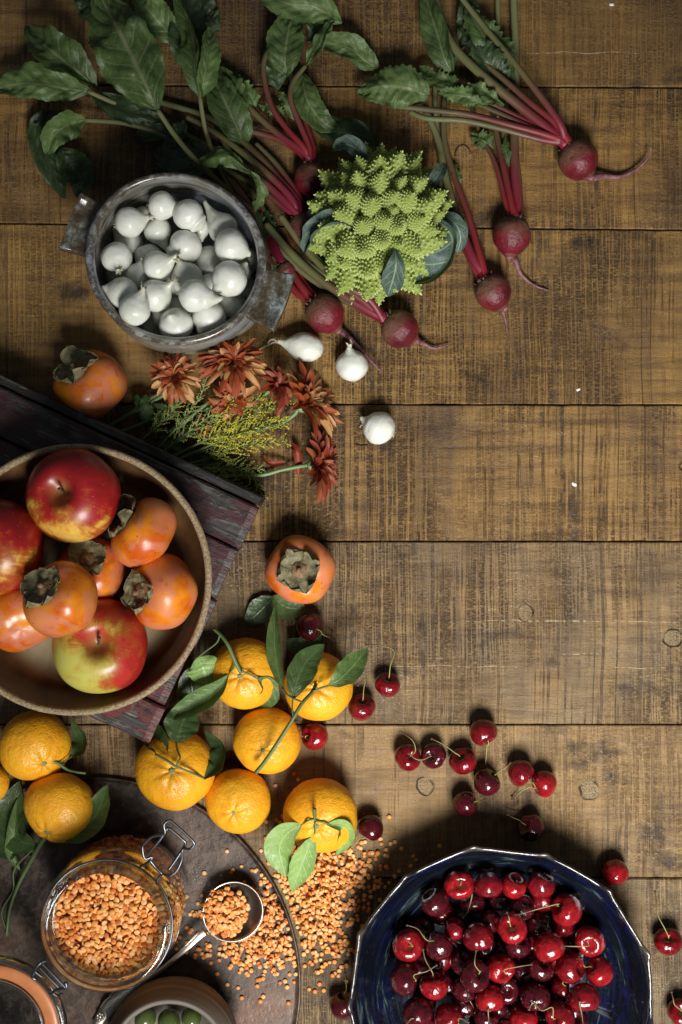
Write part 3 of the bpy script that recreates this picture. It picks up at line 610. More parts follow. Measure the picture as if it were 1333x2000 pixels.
# ------------------------------------------------------------------ glass jar of lentils
jr = W(205, 1815, .115); JR = RP(128, .115)
ja = thing('clip_top_jar', 'open glass clip top jar filled with orange lentils, wire clasp and orange gasket lid', 'jar', (jr.x, jr.y, ZT + .0002))
ZJ = .1125
prof = bez([(0, .002), (.045, .002), (.058, .006), (.0628, .018), (.0630, .060), (.0615, .078), (.0560, .088), (.0545, .092)], 44)
V, F = lathe(prof, 96); part('jar_body', me_new('jar_body', V, F, GLASS), ja)
R0 = JR
ring = bez([(R0 - .0085, .091), (R0 - .0095, .100), (R0 - .0090, ZJ - .002), (R0 - .0060, ZJ), (R0 - .0025, ZJ - .0008), (R0 - .0006, ZJ - .004), (R0, ZJ - .008), (R0 - .0020, ZJ - .0125), (R0 - .0010, ZJ - .016), (R0 - .0035, .091)], 34)
V, F = lathe(ring, 128, closed=True); part('jar_mouth', me_new('jar_mouth', V, F, GLASST), ja)
V, F, _ = tube([(math.cos(2 * PI * i / 96) * (R0 + .0003), math.sin(2 * PI * i / 96) * (R0 + .0003), ZJ - .0125) for i in range(96)], .0011, None, 8, True); part('neck_wire', me_new('neck_wire', V, F, ZINC), ja)
def z2(pts): return [tuple(W(x / 2.898, 1380 + y / 2.898, z / 1000)) for x, y, z in pts]
def wire(name, pts, r, parent, n=70, mt=None):
    V, F, _ = tube(z2(pts), r, n, 8); return wpart(name, V, F, mt or ZINC, parent)
wire('clasp_wire', [(795, 905, 104), (822, 893, 106), (852, 870, 110), (862, 850, 111), (822, 860, 112), (808, 800, 114), (820, 775, 116), (862, 738, 119), (918, 726, 121), (936, 712, 122), (930, 668, 124), (958, 645, 125), (985, 660, 125), (1090, 757, 124), (1098, 785, 123), (1075, 806, 122), (1042, 803, 120), (1032, 822, 119), (1030, 868, 116), (1002, 928, 114), (962, 958, 113), (940, 953, 111), (918, 948, 108), (893, 985, 105), (888, 1010, 103)], .00125, ja, 130)
wire('clasp_lever', [(838, 832, 113), (868, 800, 116), (908, 752, 119), (940, 705, 121), (960, 690, 122), (1035, 752, 121), (1052, 772, 120), (1040, 800, 118), (1000, 862, 116), (955, 925, 114)], .0013, ja, 80)
wire('clasp_pin', [(850, 868, 109), (880, 905, 108), (905, 930, 108), (918, 945, 108)], .0018, ja, 16)
hinge = wire('hinge_wire', [(262, 1438, 102), (232, 1450, 104), (205, 1480, 103), (184, 1528, 98), (205, 1545, 96)], .0014, ja, 40)
for pts in ([(235, 1448, 104), (300, 1515, 104), (372, 1590, 103)], [(225, 1475, 101), (290, 1545, 101), (345, 1600, 100)], [(372, 1560, 104), (376, 1592, 103), (320, 1605, 101), (288, 1625, 98), (278, 1600, 97)], [(200, 1500, 100), (240, 1530, 99)], [(285, 1610, 98), (330, 1640, 97), (352, 1625, 98)]):
    V, F, _ = tube(z2(pts), .0014, 26, 8); wpart('wire_loop', V, F, ZINC, hinge) if False else wpart('hinge_wire', V, F, ZINC, ja)
# lid, tipped back on the hinge
lc = W(-6, 2004, .080); LR = RP(141, .080)
Ml = Matrix.Translation(lc - ja.location) @ Matrix.Rotation(math.radians(7), 4, Vector((-.6, -.5, 0)).cross(Vector((0, 0, 1))).normalized() * -1)
lidp = bez([(LR - .0012, -.006), (LR, -.002), (LR - .001, .003), (LR - .004, .0045), (LR - .0062, .0025), (LR - .0066, -.006)], 20)
V, F = lathe(lidp, 110, closed=True); lid = part('lid', me_new('lid_rim', V, F, GLASST), ja, Ml)
V, F = lathe([(LR - .0068, .0022), (LR - .008, .0034), (LR - .0120, .0037), (LR - .0185, .0034), (LR - .0200, .0020), (LR - .0195, -.001), (LR - .0072, -.001)], 110, closed=True); part('gasket', me_new('gasket', V, F, GASK), lid)
V, F = lathe(bez([(0, -.010), (.03, -.0095), (LR - .026, -.006), (LR - .0222, .000), (LR - .0215, .0055), (LR - .0205, .006), (LR - .0200, .002)], 30), 110); part('lid_dome', me_new('lid_dome', V, F, GLASS), lid)
V, F, _ = tube([(math.cos(2 * PI * i / 96) * (LR - .0212), math.sin(2 * PI * i / 96) * (LR - .0212), .0055) for i in range(96)], .0014, None, 8, True); part('lid_ring', me_new('lid_ring', V, F, GLASST), lid)

# ------------------------------------------------------------------ spoon
sc_ = W(456, 1781, .022)
spoon = thing('spoon', 'old silver spoon with an ornate handle, heaped with orange lentils on the tray', 'spoon', (sc_.x, sc_.y, ZT + .0002))
sa = math.radians(223); sd = Vector((math.cos(sa), math.sin(sa), 0))
def sp_shape(i, r, z, th):
    k = r / .029; c = math.cos(th - sa)
    return r * (1 + .08 * c * c * (1 if c > 0 else .3)), z
rs = RP(57, .022)
prof = bez([(0, .0080), (.012, .0088), (.021, .0120), (rs - .001, .0178)], 18) + [(rs, .0184), (rs + .0006, .0178)] + bez([(rs - .001, .0165), (.021, .0105), (.012, .0074), (0, .0064)], 14)
V, F = lathe(prof, 72, sp_shape); part('spoon_bowl', me_new('spoon_bowl', V, F, SILVER), spoon)
hp = [(402, 1818, 20.5), (388, 1829, 22), (360, 1856, 22), (320, 1890, 18), (280, 1917, 13), (245, 1942, 9.5), (215, 1965, 8), (197, 1990, 7), (189, 2003, 7)]
V, F, uvs = tube(P3(hp), [.0046, .0036, .0026, .0024, .0028, .0045, .0075, .0068, .0050], 60, 14, flat=.34); wpart('spoon_handle', V, F, SILVER, spoon)
for k in range(7):
    a = 2 * PI * k / 7; ctr = W(196, 1986, .0105); V, F = lathe([(0, .0008), (.0011, .0006), (.0016, 0)], 8)
    if k == 0: acc = [(xf(V, None, (ctr.x, ctr.y, ctr.z), 1.3), F)]
    acc.append((xf(V, None, (ctr.x + .0030 * math.cos(a), ctr.y + .0030 * math.sin(a), ctr.z - .0003)), F))
for sgn in (-1, 1):
    for (x0, y0, x1, y1) in ((262, 1926, 222, 1951), (222, 1951, 205, 1975)):
        d_ = Vector((y1 - y0, x1 - x0, 0)).normalized(); o_ = sgn * 8
        V, F, _ = tube(P3([(x0 + o_ * .62, y0 + o_ * .75, 10.5), ((x0 + x1) / 2 + o_ * 1.0, (y0 + y1) / 2 + o_ * 1.0, 10.2), (x1 + o_ * 1.1, y1 + o_ * .9, 9.8)]), [.0005, .0011, .0005], 14, 6); acc.append((V, F))
V, F = cat(*acc); wpart('ornament', V, F, SILVER, spoon)

# ------------------------------------------------------------------ olive bowl
oc = W(330, 2066, .070)
ob = thing('clay_bowl', 'small unglazed grey brown clay bowl of green olives at the bottom edge', 'bowl', (oc.x, oc.y, ZT + .0002))
orr = RP(118, .070)
prof = [(0, .010)] + bez([(.03, .010), (.048, .018), (.053, .040), (orr - .0065, .0665)], 24) + bez([(orr - .005, .069), (orr - .002, .0692), (orr, .066)], 6) + bez([(.0615, .052), (.0625, .036), (.055, .012), (.044, 0)], 22) + [(0, .0006)]
V, F = lathe(prof, 110, lambda i, r, z, th: (r * (1 + .008 * math.sin(2 * th)), z)); part('bowl_body', me_new('clay_bowl', V, F, CLAY), ob)
for (x, y, z, r, lb) in ((284, 1990, 50, 22, 'green olive at the left in the clay bowl'), (331, 1997, 47, 24, 'green olive in the middle of the three at the bowl edge'), (374, 1988, 52, 21, 'green olive at the right in the clay bowl'), (300, 2032, 47, 23, 'green olive below the left one, cut by the bottom edge'), (352, 2036, 49, 23, 'green olive below the middle one, beyond the bottom edge'), (395, 2030, 48, 21, 'green olive at the far right of the clay bowl')):
    V, F = lathe([(math.sin(t) * (1 - .04 * math.cos(t)), 1.15 * math.cos(t)) for t in np.linspace(0, PI, 20)], 28); V[:, :2] *= 1
    c = W(x, y, z / 1000); o = part('olive', me_new('olive', xf(V, frame_to((random.uniform(-1, 1), random.uniform(-1, 1), .4)), (0, 0, 0), RP(r, z / 1000) * .93), F, OLIVE), None)
    o.location = c; o['label'] = lb; o['category'] = 'olive'; o['group'] = 'green olives in the clay bowl'

# ------------------------------------------------------------------ fruit shapes
def grid_fruit(rho, zz, nu, nv, deform=None):
    prof = [(max(0, rho(t)), zz(t)) for t in np.linspace(0, PI, nu)]
    prof[0] = (0, prof[0][1]); prof[-1] = (0, prof[-1][1])
    V, F = lathe(prof, nv); 
    uv = []
    n = 0
    for i in range(nu):
        if i in (0, nu - 1): uv.append((i / (nu - 1), 0.5))
        else: uv += [(i / (nu - 1), abs(2 * j / nv - 1)) for j in range(nv)]
    if deform is not None: V = np.array([deform(Vector(v)) for v in V])
    return V, F, uv
def lump(seed, amp, sc):
    return lambda v: tuple(v * (1 + amp * mn.noise(v * sc + Vector((seed, seed * 2.3, 0)))))
def root_at(name, label, catg, c, r, group, base=None):
    return thing(name, label, catg, (c.x, c.y, base if base is not None else max(0, c.z - r)), group)

# apples
def apple(px, py, z, rpx, d, spin, label, mat, yd, ybias, stem):
    c = W(px, py, z); r = RP(rpx, z); t = root_at('apple', label, 'apple', c, r, 'apples in the stoneware bowl')
    s0 = px * .1
    df = lambda v: tuple(v * (1 + .035 * mn.noise(v * 1.3 + Vector((s0, 0, 0))) + .018 * math.cos(5 * math.atan2(v.y, v.x)) * (1 - min(1, abs(v.z + .6)))))
    V, F, uv = grid_fruit(lambda a: math.sin(a) * (1 + .05 * math.cos(a)), lambda a: .90 * math.cos(a) - .40 * math.exp(-(math.sin(a) / .27) ** 2) * (a < PI / 2) + .22 * math.exp(-(math.sin(a) / .3) ** 2) * (a > PI / 2), 72, 110, df)
    M3 = frame_to(d, spin); Vw = xf(V, M3, (0, 0, 0), r)
    ydv = np.array(Vector(yd).normalized()); m_ = (Vw / r) @ ydv * .5 + .5 + ybias
    o = part('fruit', me_new('apple', Vw, F, mat, uv=uv, attr=m_), t); o.location = (0, 0, c.z - t.location.z)
    dz = Vector(d).normalized(); b = c + dz * r * .45; tip = b + dz * r * .38 + Vector((stem[0], stem[1], 0)) * r
    V, F, _ = tube([tuple(b), tuple(b.lerp(tip, .5) + Vector((0, 0, .001))), tuple(tip)], [.0011, .0010, .0016], 12, 8); wpart('stem', V, F, TWIGB, t)
apple(145, 968, .119, 93, (-.22, .12, .97), .4, 'largest red apple with a yellow patch at the top of the stoneware bowl', APPLE, (-.05, -1, .35), -.25, (.05, .03))
apple(-2, 1068, .119, 94, (-.5, .1, .8), 1.9, 'dull red apple cut by the left edge of the photo', APPLE, (.15, -.7, .8), -.42, (0, .05))
apple(197, 1262, .109, 93, (.08, .16, .98), 3.0, 'green and red apple with a brown stem at the bottom of the stoneware bowl', APPLEG, (-.85, -.45, .35), .07, (.06, .12))

# persimmons
def persimmon(px, py, z, rpx, d, spin, label, grp, seed, sq=.74, calyx=True, base=None):
    c = W(px, py, z); r = RP(rpx, z); t = root_at('persimmon', label, 'persimmon', c, r * .8, grp, base)
    def rho(a): s_ = max(0, math.sin(a)); return s_ ** .82 * 1.0
    def zf(a): c_ = math.cos(a); return sq * math.copysign(abs(c_) ** .85, c_) - .13 * math.exp(-(math.sin(a) / .35) ** 2) * (a < PI / 2) + .05 * math.exp(-(math.sin(a) / .2) ** 2) * (a > PI / 2)
    df = lambda v: tuple(v * (1 + .028 * math.cos(4 * math.atan2(v.y, v.x) + .5) * min(1, math.hypot(v.x, v.y) * 1.3) + .035 * mn.noise(v * 1.5 + Vector((seed, 0, 0)))))
    V, F, uv = grid_fruit(rho, zf, 56, 96, df); M3 = frame_to(d, spin)
    V = xf(V, M3, (0, 0, 0), r)
    o = part('fruit', me_new('persimmon', V, F, PERS, uv=uv), t); o.location = (0, 0, c.z - t.location.z)
    # shift object texture per fruit: baked by small offset of mesh in texture through seed scale
    if not calyx: return
    topz = zf(0.0) 
    lobes = []
    rg = random.Random(seed)
    for k in range(4):
        a0 = k * PI / 2 + rg.uniform(-.15, .15); ln = .56 * rg.uniform(.88, 1.12); lift = rg.uniform(.04, .22); tw = rg.uniform(-.3, .3)
        V = []; F = []; nu, nv = 16, 14
        for i in range(nu + 1):
            u = i / nu
            for j in range(nv + 1):
                v = 2 * j / nv - 1
                wv = .44 * math.sin(PI * min(1, .18 + u * .80)) ** .55 * (1 + .10 * math.sin(v * 9 + k))
                rr = .10 + ln * u * (1 - .22 * v * v * u - .10 * abs(v) ** 6); x = rr; y = v * wv * (.55 + u * .75)
                rd = math.hypot(x, y); zz = topz + (-.02 if rd < .35 else 0) + .07 + lift * u ** 1.8 * (1 + .4 * v) + .06 * math.sin(u * 4 + v * 2 + k * 2 + seed) * u + .05 * mn.noise(Vector((u * 3, v * 3, k + seed))) + .10 * (abs(v) ** 2) * u - .10 * (rd ** 2)
                p = Vector((x * math.cos(a0) - y * math.sin(a0), x * math.sin(a0) + y * math.cos(a0), zz)); V.append(p)
        for i in range(nu):
            for j in range(nv): q = i * (nv + 1) + j; F.append((q, q + nv + 1, q + nv + 2, q + 1))
        n0 = len(V); V2 = [Vector((p.x, p.y, p.z - .028)) for p in V]; F2 = [tuple(n0 + x for x in f[::-1]) for f in F]
        rimi = [i * (nv + 1) for i in range(nu + 1)] + [nu * (nv + 1) + j for j in range(1, nv + 1)] + [i * (nv + 1) + nv for i in range(nu - 1, -1, -1)]
        F3 = [(rimi[q], rimi[q + 1], rimi[q + 1] + n0, rimi[q] + n0) for q in range(len(rimi) - 1)]
        lobes.append((V + V2, F + F2 + F3))
    Mloc = Matrix.Translation((0, 0, c.z - t.location.z))
    V, F = lathe([(0, topz + .13), (.10, topz + .13), (.17, topz + .085), (.23, topz + .06), (.26, topz - .02)], 28, lambda i, q, zz, th: (q * (1 + .10 * math.cos(4 * th)), zz))
    cal = part('calyx', me_new('calyx_disc', xf(V, M3, (0, 0, 0), r), F, PNUB), t, Mloc)
    for V, F in lobes: part('calyx_lobe', me_new('calyx_lobe', xf(V, M3, (0, 0, 0), r), F, CALYX), cal)
    V, F = lathe([(0, topz + .24), (.05, topz + .245), (.075, topz + .21), (.07, topz + .13), (.085, topz + .10)], 14)
    part('stem_stub', me_new('stem_stub', xf(V, M3, (0, 0, 0), r), F, PNUB), cal)
GP = 'persimmons in the stoneware bowl'
persimmon(176, 752, .030, 71, (-.36, .52, .60), .3, 'persimmon lying on the table between the ceramic pot and the crate', 'persimmons lying on the table', 1.3, .78, base=0)
persimmon(281, 1040, .112, 71, (-.74, .58, .34), .9, 'persimmon tipped on its side beside the largest red apple', GP, 2.2, .72)
persimmon(316, 1155, .106, 73, (-.66, .0, .62), .2, 'persimmon at the right wall of the bowl with its grey calyx facing left', GP, 3.1, .80)
persimmon(118, 1170, .146, 74, (-.42, .46, .78), 1.2, 'darker persimmon resting on top of the other fruit in the bowl middle', GP, 4.4, .82)
persimmon(178, 1112, .098, 66, (.02, .42, .82), .7, 'half hidden dull pink persimmon underneath between the largest red apple and the top persimmon', GP, 5.9, .8)
persimmon(36, 1203, .104, 70, (-.3, .4, -.8), .2, 'speckled persimmon low at the left edge of the photo under the top persimmon', GP, 6.2, .8, calyx=False)
persimmon(587, 1113, .026, 67, (-.02, .03, 1), .42, 'persimmon standing alone on the planks with its open calyx facing up', 'persimmons lying on the table', 7.7, .70, base=0)

# clementines
def clementine(px, py, rpx, d, label, seed, nub=True, zb=0.0, sq=.84, z=None):
    zc = z or (zb + rpx * S * .95 * sq); c = W(px, py, zc); r = RP(rpx, zc); t = thing('clementine', label, 'clementine', (c.x, c.y, zb), 'clementines along the table edge')
    rg = random.Random(seed)
    ph = rg.uniform(0, 6)
    df = lambda v: tuple(v * (1 + .035 * mn.noise(v * 1.1 + Vector((seed, 3, 0))) + .016 * mn.noise(v * 3.2 + Vector((seed, 0, 0))) - .022 * max(0, v.z - .2) * abs(math.cos(3.5 * math.atan2(v.y, v.x) + ph)) ** 3 * math.exp(-((math.hypot(v.x, v.y) - .3) / .25) ** 2) * 3))
    V, F, uv = grid_fruit(lambda a: math.sin(a), lambda a: sq * math.cos(a) - .12 * math.exp(-(math.sin(a) / .16) ** 2) * (a < PI / 2) + .05 * math.exp(-(math.sin(a) / .36) ** 2) * (a < PI / 2), 60, 90, df)
    M3 = frame_to(d, seed); o = part('fruit', me_new('clementine', xf(V, M3, (0, 0, 0), r), F, CITRUS, uv=uv), t); o.location = (0, 0, c.z - zb)
    dn = Vector(d).normalized(); crown = c + dn * r * (sq - .05)
    if nub:
        V, F = lathe([(0, .028), (.02, .03), (.035, .045), (.05, .03), (.078, .012), (.10, -.03)], 16, lambda i, q, zz, th: (q * (1 + .12 * math.cos(5 * th)), zz))
        wpart('button', xf(V, M3, tuple(crown - dn * r * .01), r), F, CNUB, t)
    return t, crown, c, r
def twig(t, pts, r0=1.3, r1=.8, mt=None, name='twig', n=26):
    V, F, _ = tube(P3(pts), [r0 / 1000, (r0 + r1) / 2000, r1 / 1000], n, 7, ridge=.12); wpart(name, V, F, mt or TWIG, t)
def cleaf(t, pts, hw, mt=None, **k):
    k.setdefault('curl', .30); k.setdefault('quilt', .05); k.setdefault('ruffle', .05)
    zm = sum(p[2] for p in pts) / len(pts) / 1000
    V, F, uv = leaf_vf(P3(pts), RP(hw, zm), prof='citrus', seed=random.random() * 9, nu=30, nv=10, veins=7, **k)
    wpart('leaf', V, F, mt or CITLEAF, t, uv=uv)
tA, crA, _, _ = clementine(479, 1315, 70, (-.10, .02, 1), 'clementine beside the stoneware bowl, its cut twig pointing up left', 1.1)
twig(tA, [(471, 1314, 57), (460, 1292, 62), (447, 1262, 64), (434, 1243, 60), (418, 1228, 55)], 2.0, 1.6)
twig(tA, [(472, 1310, 60), (490, 1318, 60), (503, 1325, 57)], 1.0, .8); twig(tA, [(462, 1290, 62), (458, 1302, 60), (447, 1318, 54)], .9, .7)
twig(tA, [(430, 1240, 59), (424, 1255, 52), (405, 1270, 47), (388, 1283, 44)], .9, .7)
cleaf(tA, [(386, 1284, 44), (398, 1308, 44), (402, 1345, 40)], 36, CITPALE, curl=-.25, wl=1.05)
cleaf(tA, [(447, 1318, 55), (425, 1350, 50), (385, 1376, 44), (321, 1406, 38)], 23, CITLEAF, curl=.9, roll=-.3)
cleaf(tA, [(503, 1324, 57), (522, 1340, 46), (518, 1366, 36), (488, 1392, 24)], 22, CITLEAF, curl=.35, roll=.4)
cleaf(tA, [(384, 1294, 30), (374, 1330, 28), (372, 1370, 22), (340, 1400, 16)], 26, CITDARK, curl=.2)
tB, crB, _, _ = clementine(622, 1341, 67, (-.07, .07, 1), 'clementine with three leaves and a long twig reaching down to its neighbour', 2.3)
twig(tB, [(618, 1336, 56), (610, 1352, 64), (590, 1375, 72), (572, 1405, 74), (550, 1440, 72), (520, 1485, 67), (500, 1510, 63)], 1.6, 1.9, n=40)
twig(tB, [(612, 1350, 64), (630, 1343, 63), (646, 1338, 60)], .9, .7); twig(tB, [(592, 1372, 72), (575, 1365, 70), (562, 1357, 66), (552, 1345, 62)], .9, .7); twig(tB, [(573, 1400, 74), (571, 1382, 72), (572, 1364, 68)], .8, .7)
cleaf(tB, [(572, 1366, 68), (582, 1325, 66), (600, 1290, 58), (634, 1258, 46)], 27, CITDARK, curl=.4, roll=-.15)
cleaf(tB, [(554, 1348, 62), (541, 1300, 52), (536, 1245, 40), (538, 1182, 26)], 15, CITLEAF, curl=.5, roll=.25)
cleaf(tB, [(643, 1338, 61), (665, 1325, 60), (690, 1300, 52), (718, 1266, 40)], 24, CITLEAF, curl=.25, roll=.1)
cleaf(tB, [(560, 1250, 12), (590, 1262, 14), (630, 1240, 10)], 20, CITDARK, curl=.2)
tC, _, _, _ = clementine(522, 1447, 66, (-.08, -.18, 1), 'leafless clementine lying under the end of the long twig', 3.7)
tD, _, _, _ = clementine(343, 1503, 78, (.02, .16, 1), 'largest clementine, with a thin twig across it, below the crate corner', 4.2)
twig(tD, [(304, 1473, 60), (328, 1486, 66), (345, 1497, 68), (372, 1508, 64), (401, 1521, 50)], 1.2, .9); twig(tD, [(345, 1494, 68), (352, 1480, 65), (347, 1466, 58), (344, 1450, 50)], .9, .7)
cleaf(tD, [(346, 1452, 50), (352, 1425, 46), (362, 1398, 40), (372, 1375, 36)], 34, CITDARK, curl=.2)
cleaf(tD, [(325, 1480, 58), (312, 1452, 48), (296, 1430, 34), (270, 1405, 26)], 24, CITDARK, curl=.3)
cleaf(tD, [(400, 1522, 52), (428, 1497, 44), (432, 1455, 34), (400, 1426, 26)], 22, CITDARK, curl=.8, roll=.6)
tE, _, _, _ = clementine(466, 1565, 64, (-.10, -.22, 1), 'smallest clementine with a bare green button, on the tray edge', 5.5)
tF, _, _, _ = clementine(626, 1592, 73, (-.12, -.15, 1), 'clementine with three pale green leaves hanging over the spilled lentils', 6.8)
twig(tF, [(616, 1606, 56), (615, 1592, 64), (615, 1580, 70)], 1.5, 1.7); twig(tF, [(613, 1600, 60), (602, 1603, 60), (588, 1612, 54)], .9, .7); twig(tF, [(618, 1603, 60), (633, 1606, 61), (648, 1612, 58)], 1.0, .8); twig(tF, [(616, 1606, 60), (616, 1622, 58), (615, 1634, 54)], .9, .7)
cleaf(tF, [(590, 1610, 54), (560, 1628, 50), (545, 1660, 42), (559, 1714, 32)], 29, CITPALE, curl=.25, roll=-.1)
cleaf(tF, [(615, 1632, 54), (600, 1662, 50), (585, 1700, 42), (570, 1742, 34)], 24, CITPALE, curl=.3, roll=.1)
cleaf(tF, [(638, 1610, 60), (668, 1614, 54), (672, 1638, 42), (658, 1670, 32)], 17, CITPALE, curl=.7, roll=.3)
tG, _, _, _ = clementine(68, 1456, 70, (.46, -.42, .72), 'clementine under the left side of the stoneware bowl, short twig pointing right', 7.4, sq=.92)
twig(tG, [(101, 1486, 48), (116, 1492, 45), (132, 1503, 38), (150, 1508, 33), (168, 1510, 30)], 1.6, 1.1); twig(tG, [(112, 1490, 46), (130, 1484, 40), (142, 1476, 34)], .7, .6)
cleaf(tG, [(135, 1482, 36), (157, 1464, 30), (160, 1438, 24), (140, 1405, 20)], 19, CITDARK, curl=.5, roll=.5)
tH, _, _, _ = clementine(119, 1577, 73, (-.28, -.62, .66), 'wrinkled clementine above the lentil jar with twigs trailing to the left edge', 8.9, zb=ZT, sq=.86)
twig(tH, [(94, 1627, 40), (78, 1652, 36), (62, 1680, 26), (38, 1725, 14), (20, 1775, 9), (13, 1828, 6)], 2.3, 1.4, n=40); twig(tH, [(90, 1640, 34), (55, 1668, 24), (28, 1700, 12), (26, 1740, 8), (4, 1780, 5), (16, 1826, 5)], 1.0, .8, n=40)
twig(tH, [(96, 1630, 40), (112, 1636, 42), (124, 1636, 44)], .9, .7)
cleaf(tH, [(120, 1638, 44), (155, 1620, 48), (188, 1590, 46), (211, 1532, 38)], 31, CITLEAF, curl=.35, roll=.3)
cleaf(tH, [(75, 1650, 30), (40, 1640, 22), (22, 1590, 12), (38, 1525, 8)], 34, CITDARK, curl=.2)
cleaf(tH, [(62, 1670, 22), (40, 1650, 18), (0, 1640, 9), (-40, 1600, 6)], 30, CITDARK, curl=.3)
cleaf(tH, [(40, 1700, 12), (25, 1668, 16), (28, 1620, 20), (34, 1560, 12)], 12, CITLEAF, curl=.9)
tI, _, _, _ = clementine(-22, 1530, 40 + 0, (0, .1, 1), 'clementine almost wholly cut off by the left edge of the photo', 9.9, zb=ZT)
# leaves lying under the lone persimmon
lf = thing('citrus_sprig', 'pair of dark citrus leaves lying under the lone persimmon', 'leaves', tuple(W(540, 1195)))
cleaf(lf, [(535, 1165, 7), (515, 1185, 6), (478, 1222, 4)], 24, CITDARK, curl=.15)
cleaf(lf, [(533, 1164, 7), (560, 1185, 8), (600, 1190, 5)], 26, CITLEAF, curl=.2)

# ------------------------------------------------------------------ pearl onions
def onion_mesh(neck, fat, seed):
    pr = [(0, -.90), (.16, -.93), (.34, -.90), (.70, -.68), (.93, -.34), (1.0, .0), (.92, .36), (.70, .68), (.46 * fat, .92), (.28 * fat, 1.08 + neck * .3), (.17 * fat, 1.20 + neck * .7), (.12, 1.28 + neck), (0, 1.30 + neck)]
    pr = bez(pr, 44); pr[0] = (0, pr[0][1]); pr[-1] = (0, pr[-1][1]); V, F = lathe(pr, 44)
    uv = []
    for i in range(len(pr)): uv += [(i / 43, .5)] if pr[i][0] <= 1e-9 else [(i / 43, abs(2 * j / 44 - 1)) for j in range(44)]
    out = []
    for v in V:
        v = Vector(v); k = max(0, v.z - .7); v.x += .25 * k * k * math.sin(seed); v.y += .25 * k * k * math.cos(seed * 2)
        v = v * (1 + .045 * mn.noise(v * 1.6 + Vector((seed * 5, 0, 0))) + .02 * mn.noise(v * 5 + Vector((seed, 0, 0)))); out.append(v)
    at = [min(1, max(0, (v.z - .75) * 1.6)) + (.9 if v.z < -.86 else 0) for v in out]
    return out, F, uv, at
def relax(P, R, fixxy=.25, floor=0.0, it=60, wall=None):
    n = len(P)
    for _ in range(it):
        for i in range(n):
            for j in range(i + 1, n):
                d = P[j] - P[i]; L = np.linalg.norm(d) + 1e-9; o = (R[i] + R[j]) * .96 - L
                if o > 0:
                    d = d / L * o * .5; d[:2] *= fixxy; d[2] = (1 if P[j][2] >= P[i][2] else -1) * max(abs(d[2]), o * .3)
                    P[i] -= d * .8; P[j] += d * .8
        for i in range(n):
            P[i][2] = max(P[i][2], floor + R[i])
            if wall:
                dx, dy = P[i][0] - wall[0], P[i][1] - wall[1]; q = math.hypot(dx, dy); lim = wall[2] - R[i]
                if q > lim: P[i][0] -= dx * (1 - lim / q); P[i][1] -= dy * (1 - lim / q)
    return P
def ordinal(k): return ['first', 'second', 'third', 'fourth', 'fifth', 'sixth', 'seventh', 'eighth', 'ninth', 'tenth', 'eleventh', 'twelfth'][k]
def rows(items, key, nrow):
    """split into rows by y then order left to right -> list of (row, col, n)"""
    order = sorted(range(len(items)), key=lambda i: items[i][1]); size = len(items) / nrow; out = [None] * len(items)
    for r_ in range(nrow):
        idx = order[int(round(r_ * size)):int(round((r_ + 1) * size))]; idx.sort(key=lambda i: items[i][0])
        for c_, i in enumerate(idx): out[i] = (r_, c_, len(idx))
    return out
def onion(c, r, d, neck, fat, seed, label, group, base, roots=True, papery=False, stretch=1.0):
    t = thing('pearl_onion', label, 'onion', (c[0], c[1], base), group); M3 = frame_to(d, seed * 3)
    V, F, uv, at = onion_mesh(neck, fat, seed)
    V = [Vector((v[0], v[1], v[2] * stretch)) for v in V]
    o = part('bulb', me_new('onion', xf(V, M3, (0, 0, 0), r), F, ONION, uv=uv, attr=at), t); o.location = (0, 0, c[2] - base)
    if roots:
        acc = []; rg = random.Random(int(seed * 100))
        for k in range(9):
            a = rg.uniform(0, 6.28); q = rg.uniform(.02, .13); p0 = Vector((q * math.cos(a), q * math.sin(a), -.88)); p1 = Vector((q * 2.0 * math.cos(a), q * 2.0 * math.sin(a), -1.0 - rg.uniform(0, .10)))
            V, F, _ = tube([tuple(p0), tuple((p0 + p1) / 2 + Vector((0, 0, -.03))), tuple(p1)], [.022, .016, .008], 4, 4); acc.append((V, F))
        V, F = cat(*acc); o = part('root_tuft', me_new('root_tuft', xf(V, M3, (0, 0, 0), r), F, PAPER), t); o.location = (0, 0, c[2] - base)
    if papery:
        acc = []; rg = random.Random(int(seed * 77)); zt = 1.22 + neck
        for k in range(5):
            a = k * 1.26 + rg.uniform(-.3, .3); L = rg.uniform(.22, .45)
            V, F, uv = leaf_vf([(0.04 * math.cos(a), .04 * math.sin(a), zt - .18), (.12 * math.cos(a), .12 * math.sin(a), zt + .05), (.28 * math.cos(a), .28 * math.sin(a), zt + L)], .10, 8, 4, 'petal', curl=.4, ruffle=.3, minz=-99, seed=k); acc.append((V, F))
        V, F = cat(*acc); o = part('papery_neck', me_new('papery_neck', xf(V, M3, (0, 0, 0), r), F, PAPER), t); o.location = (0, 0, c[2] - base)
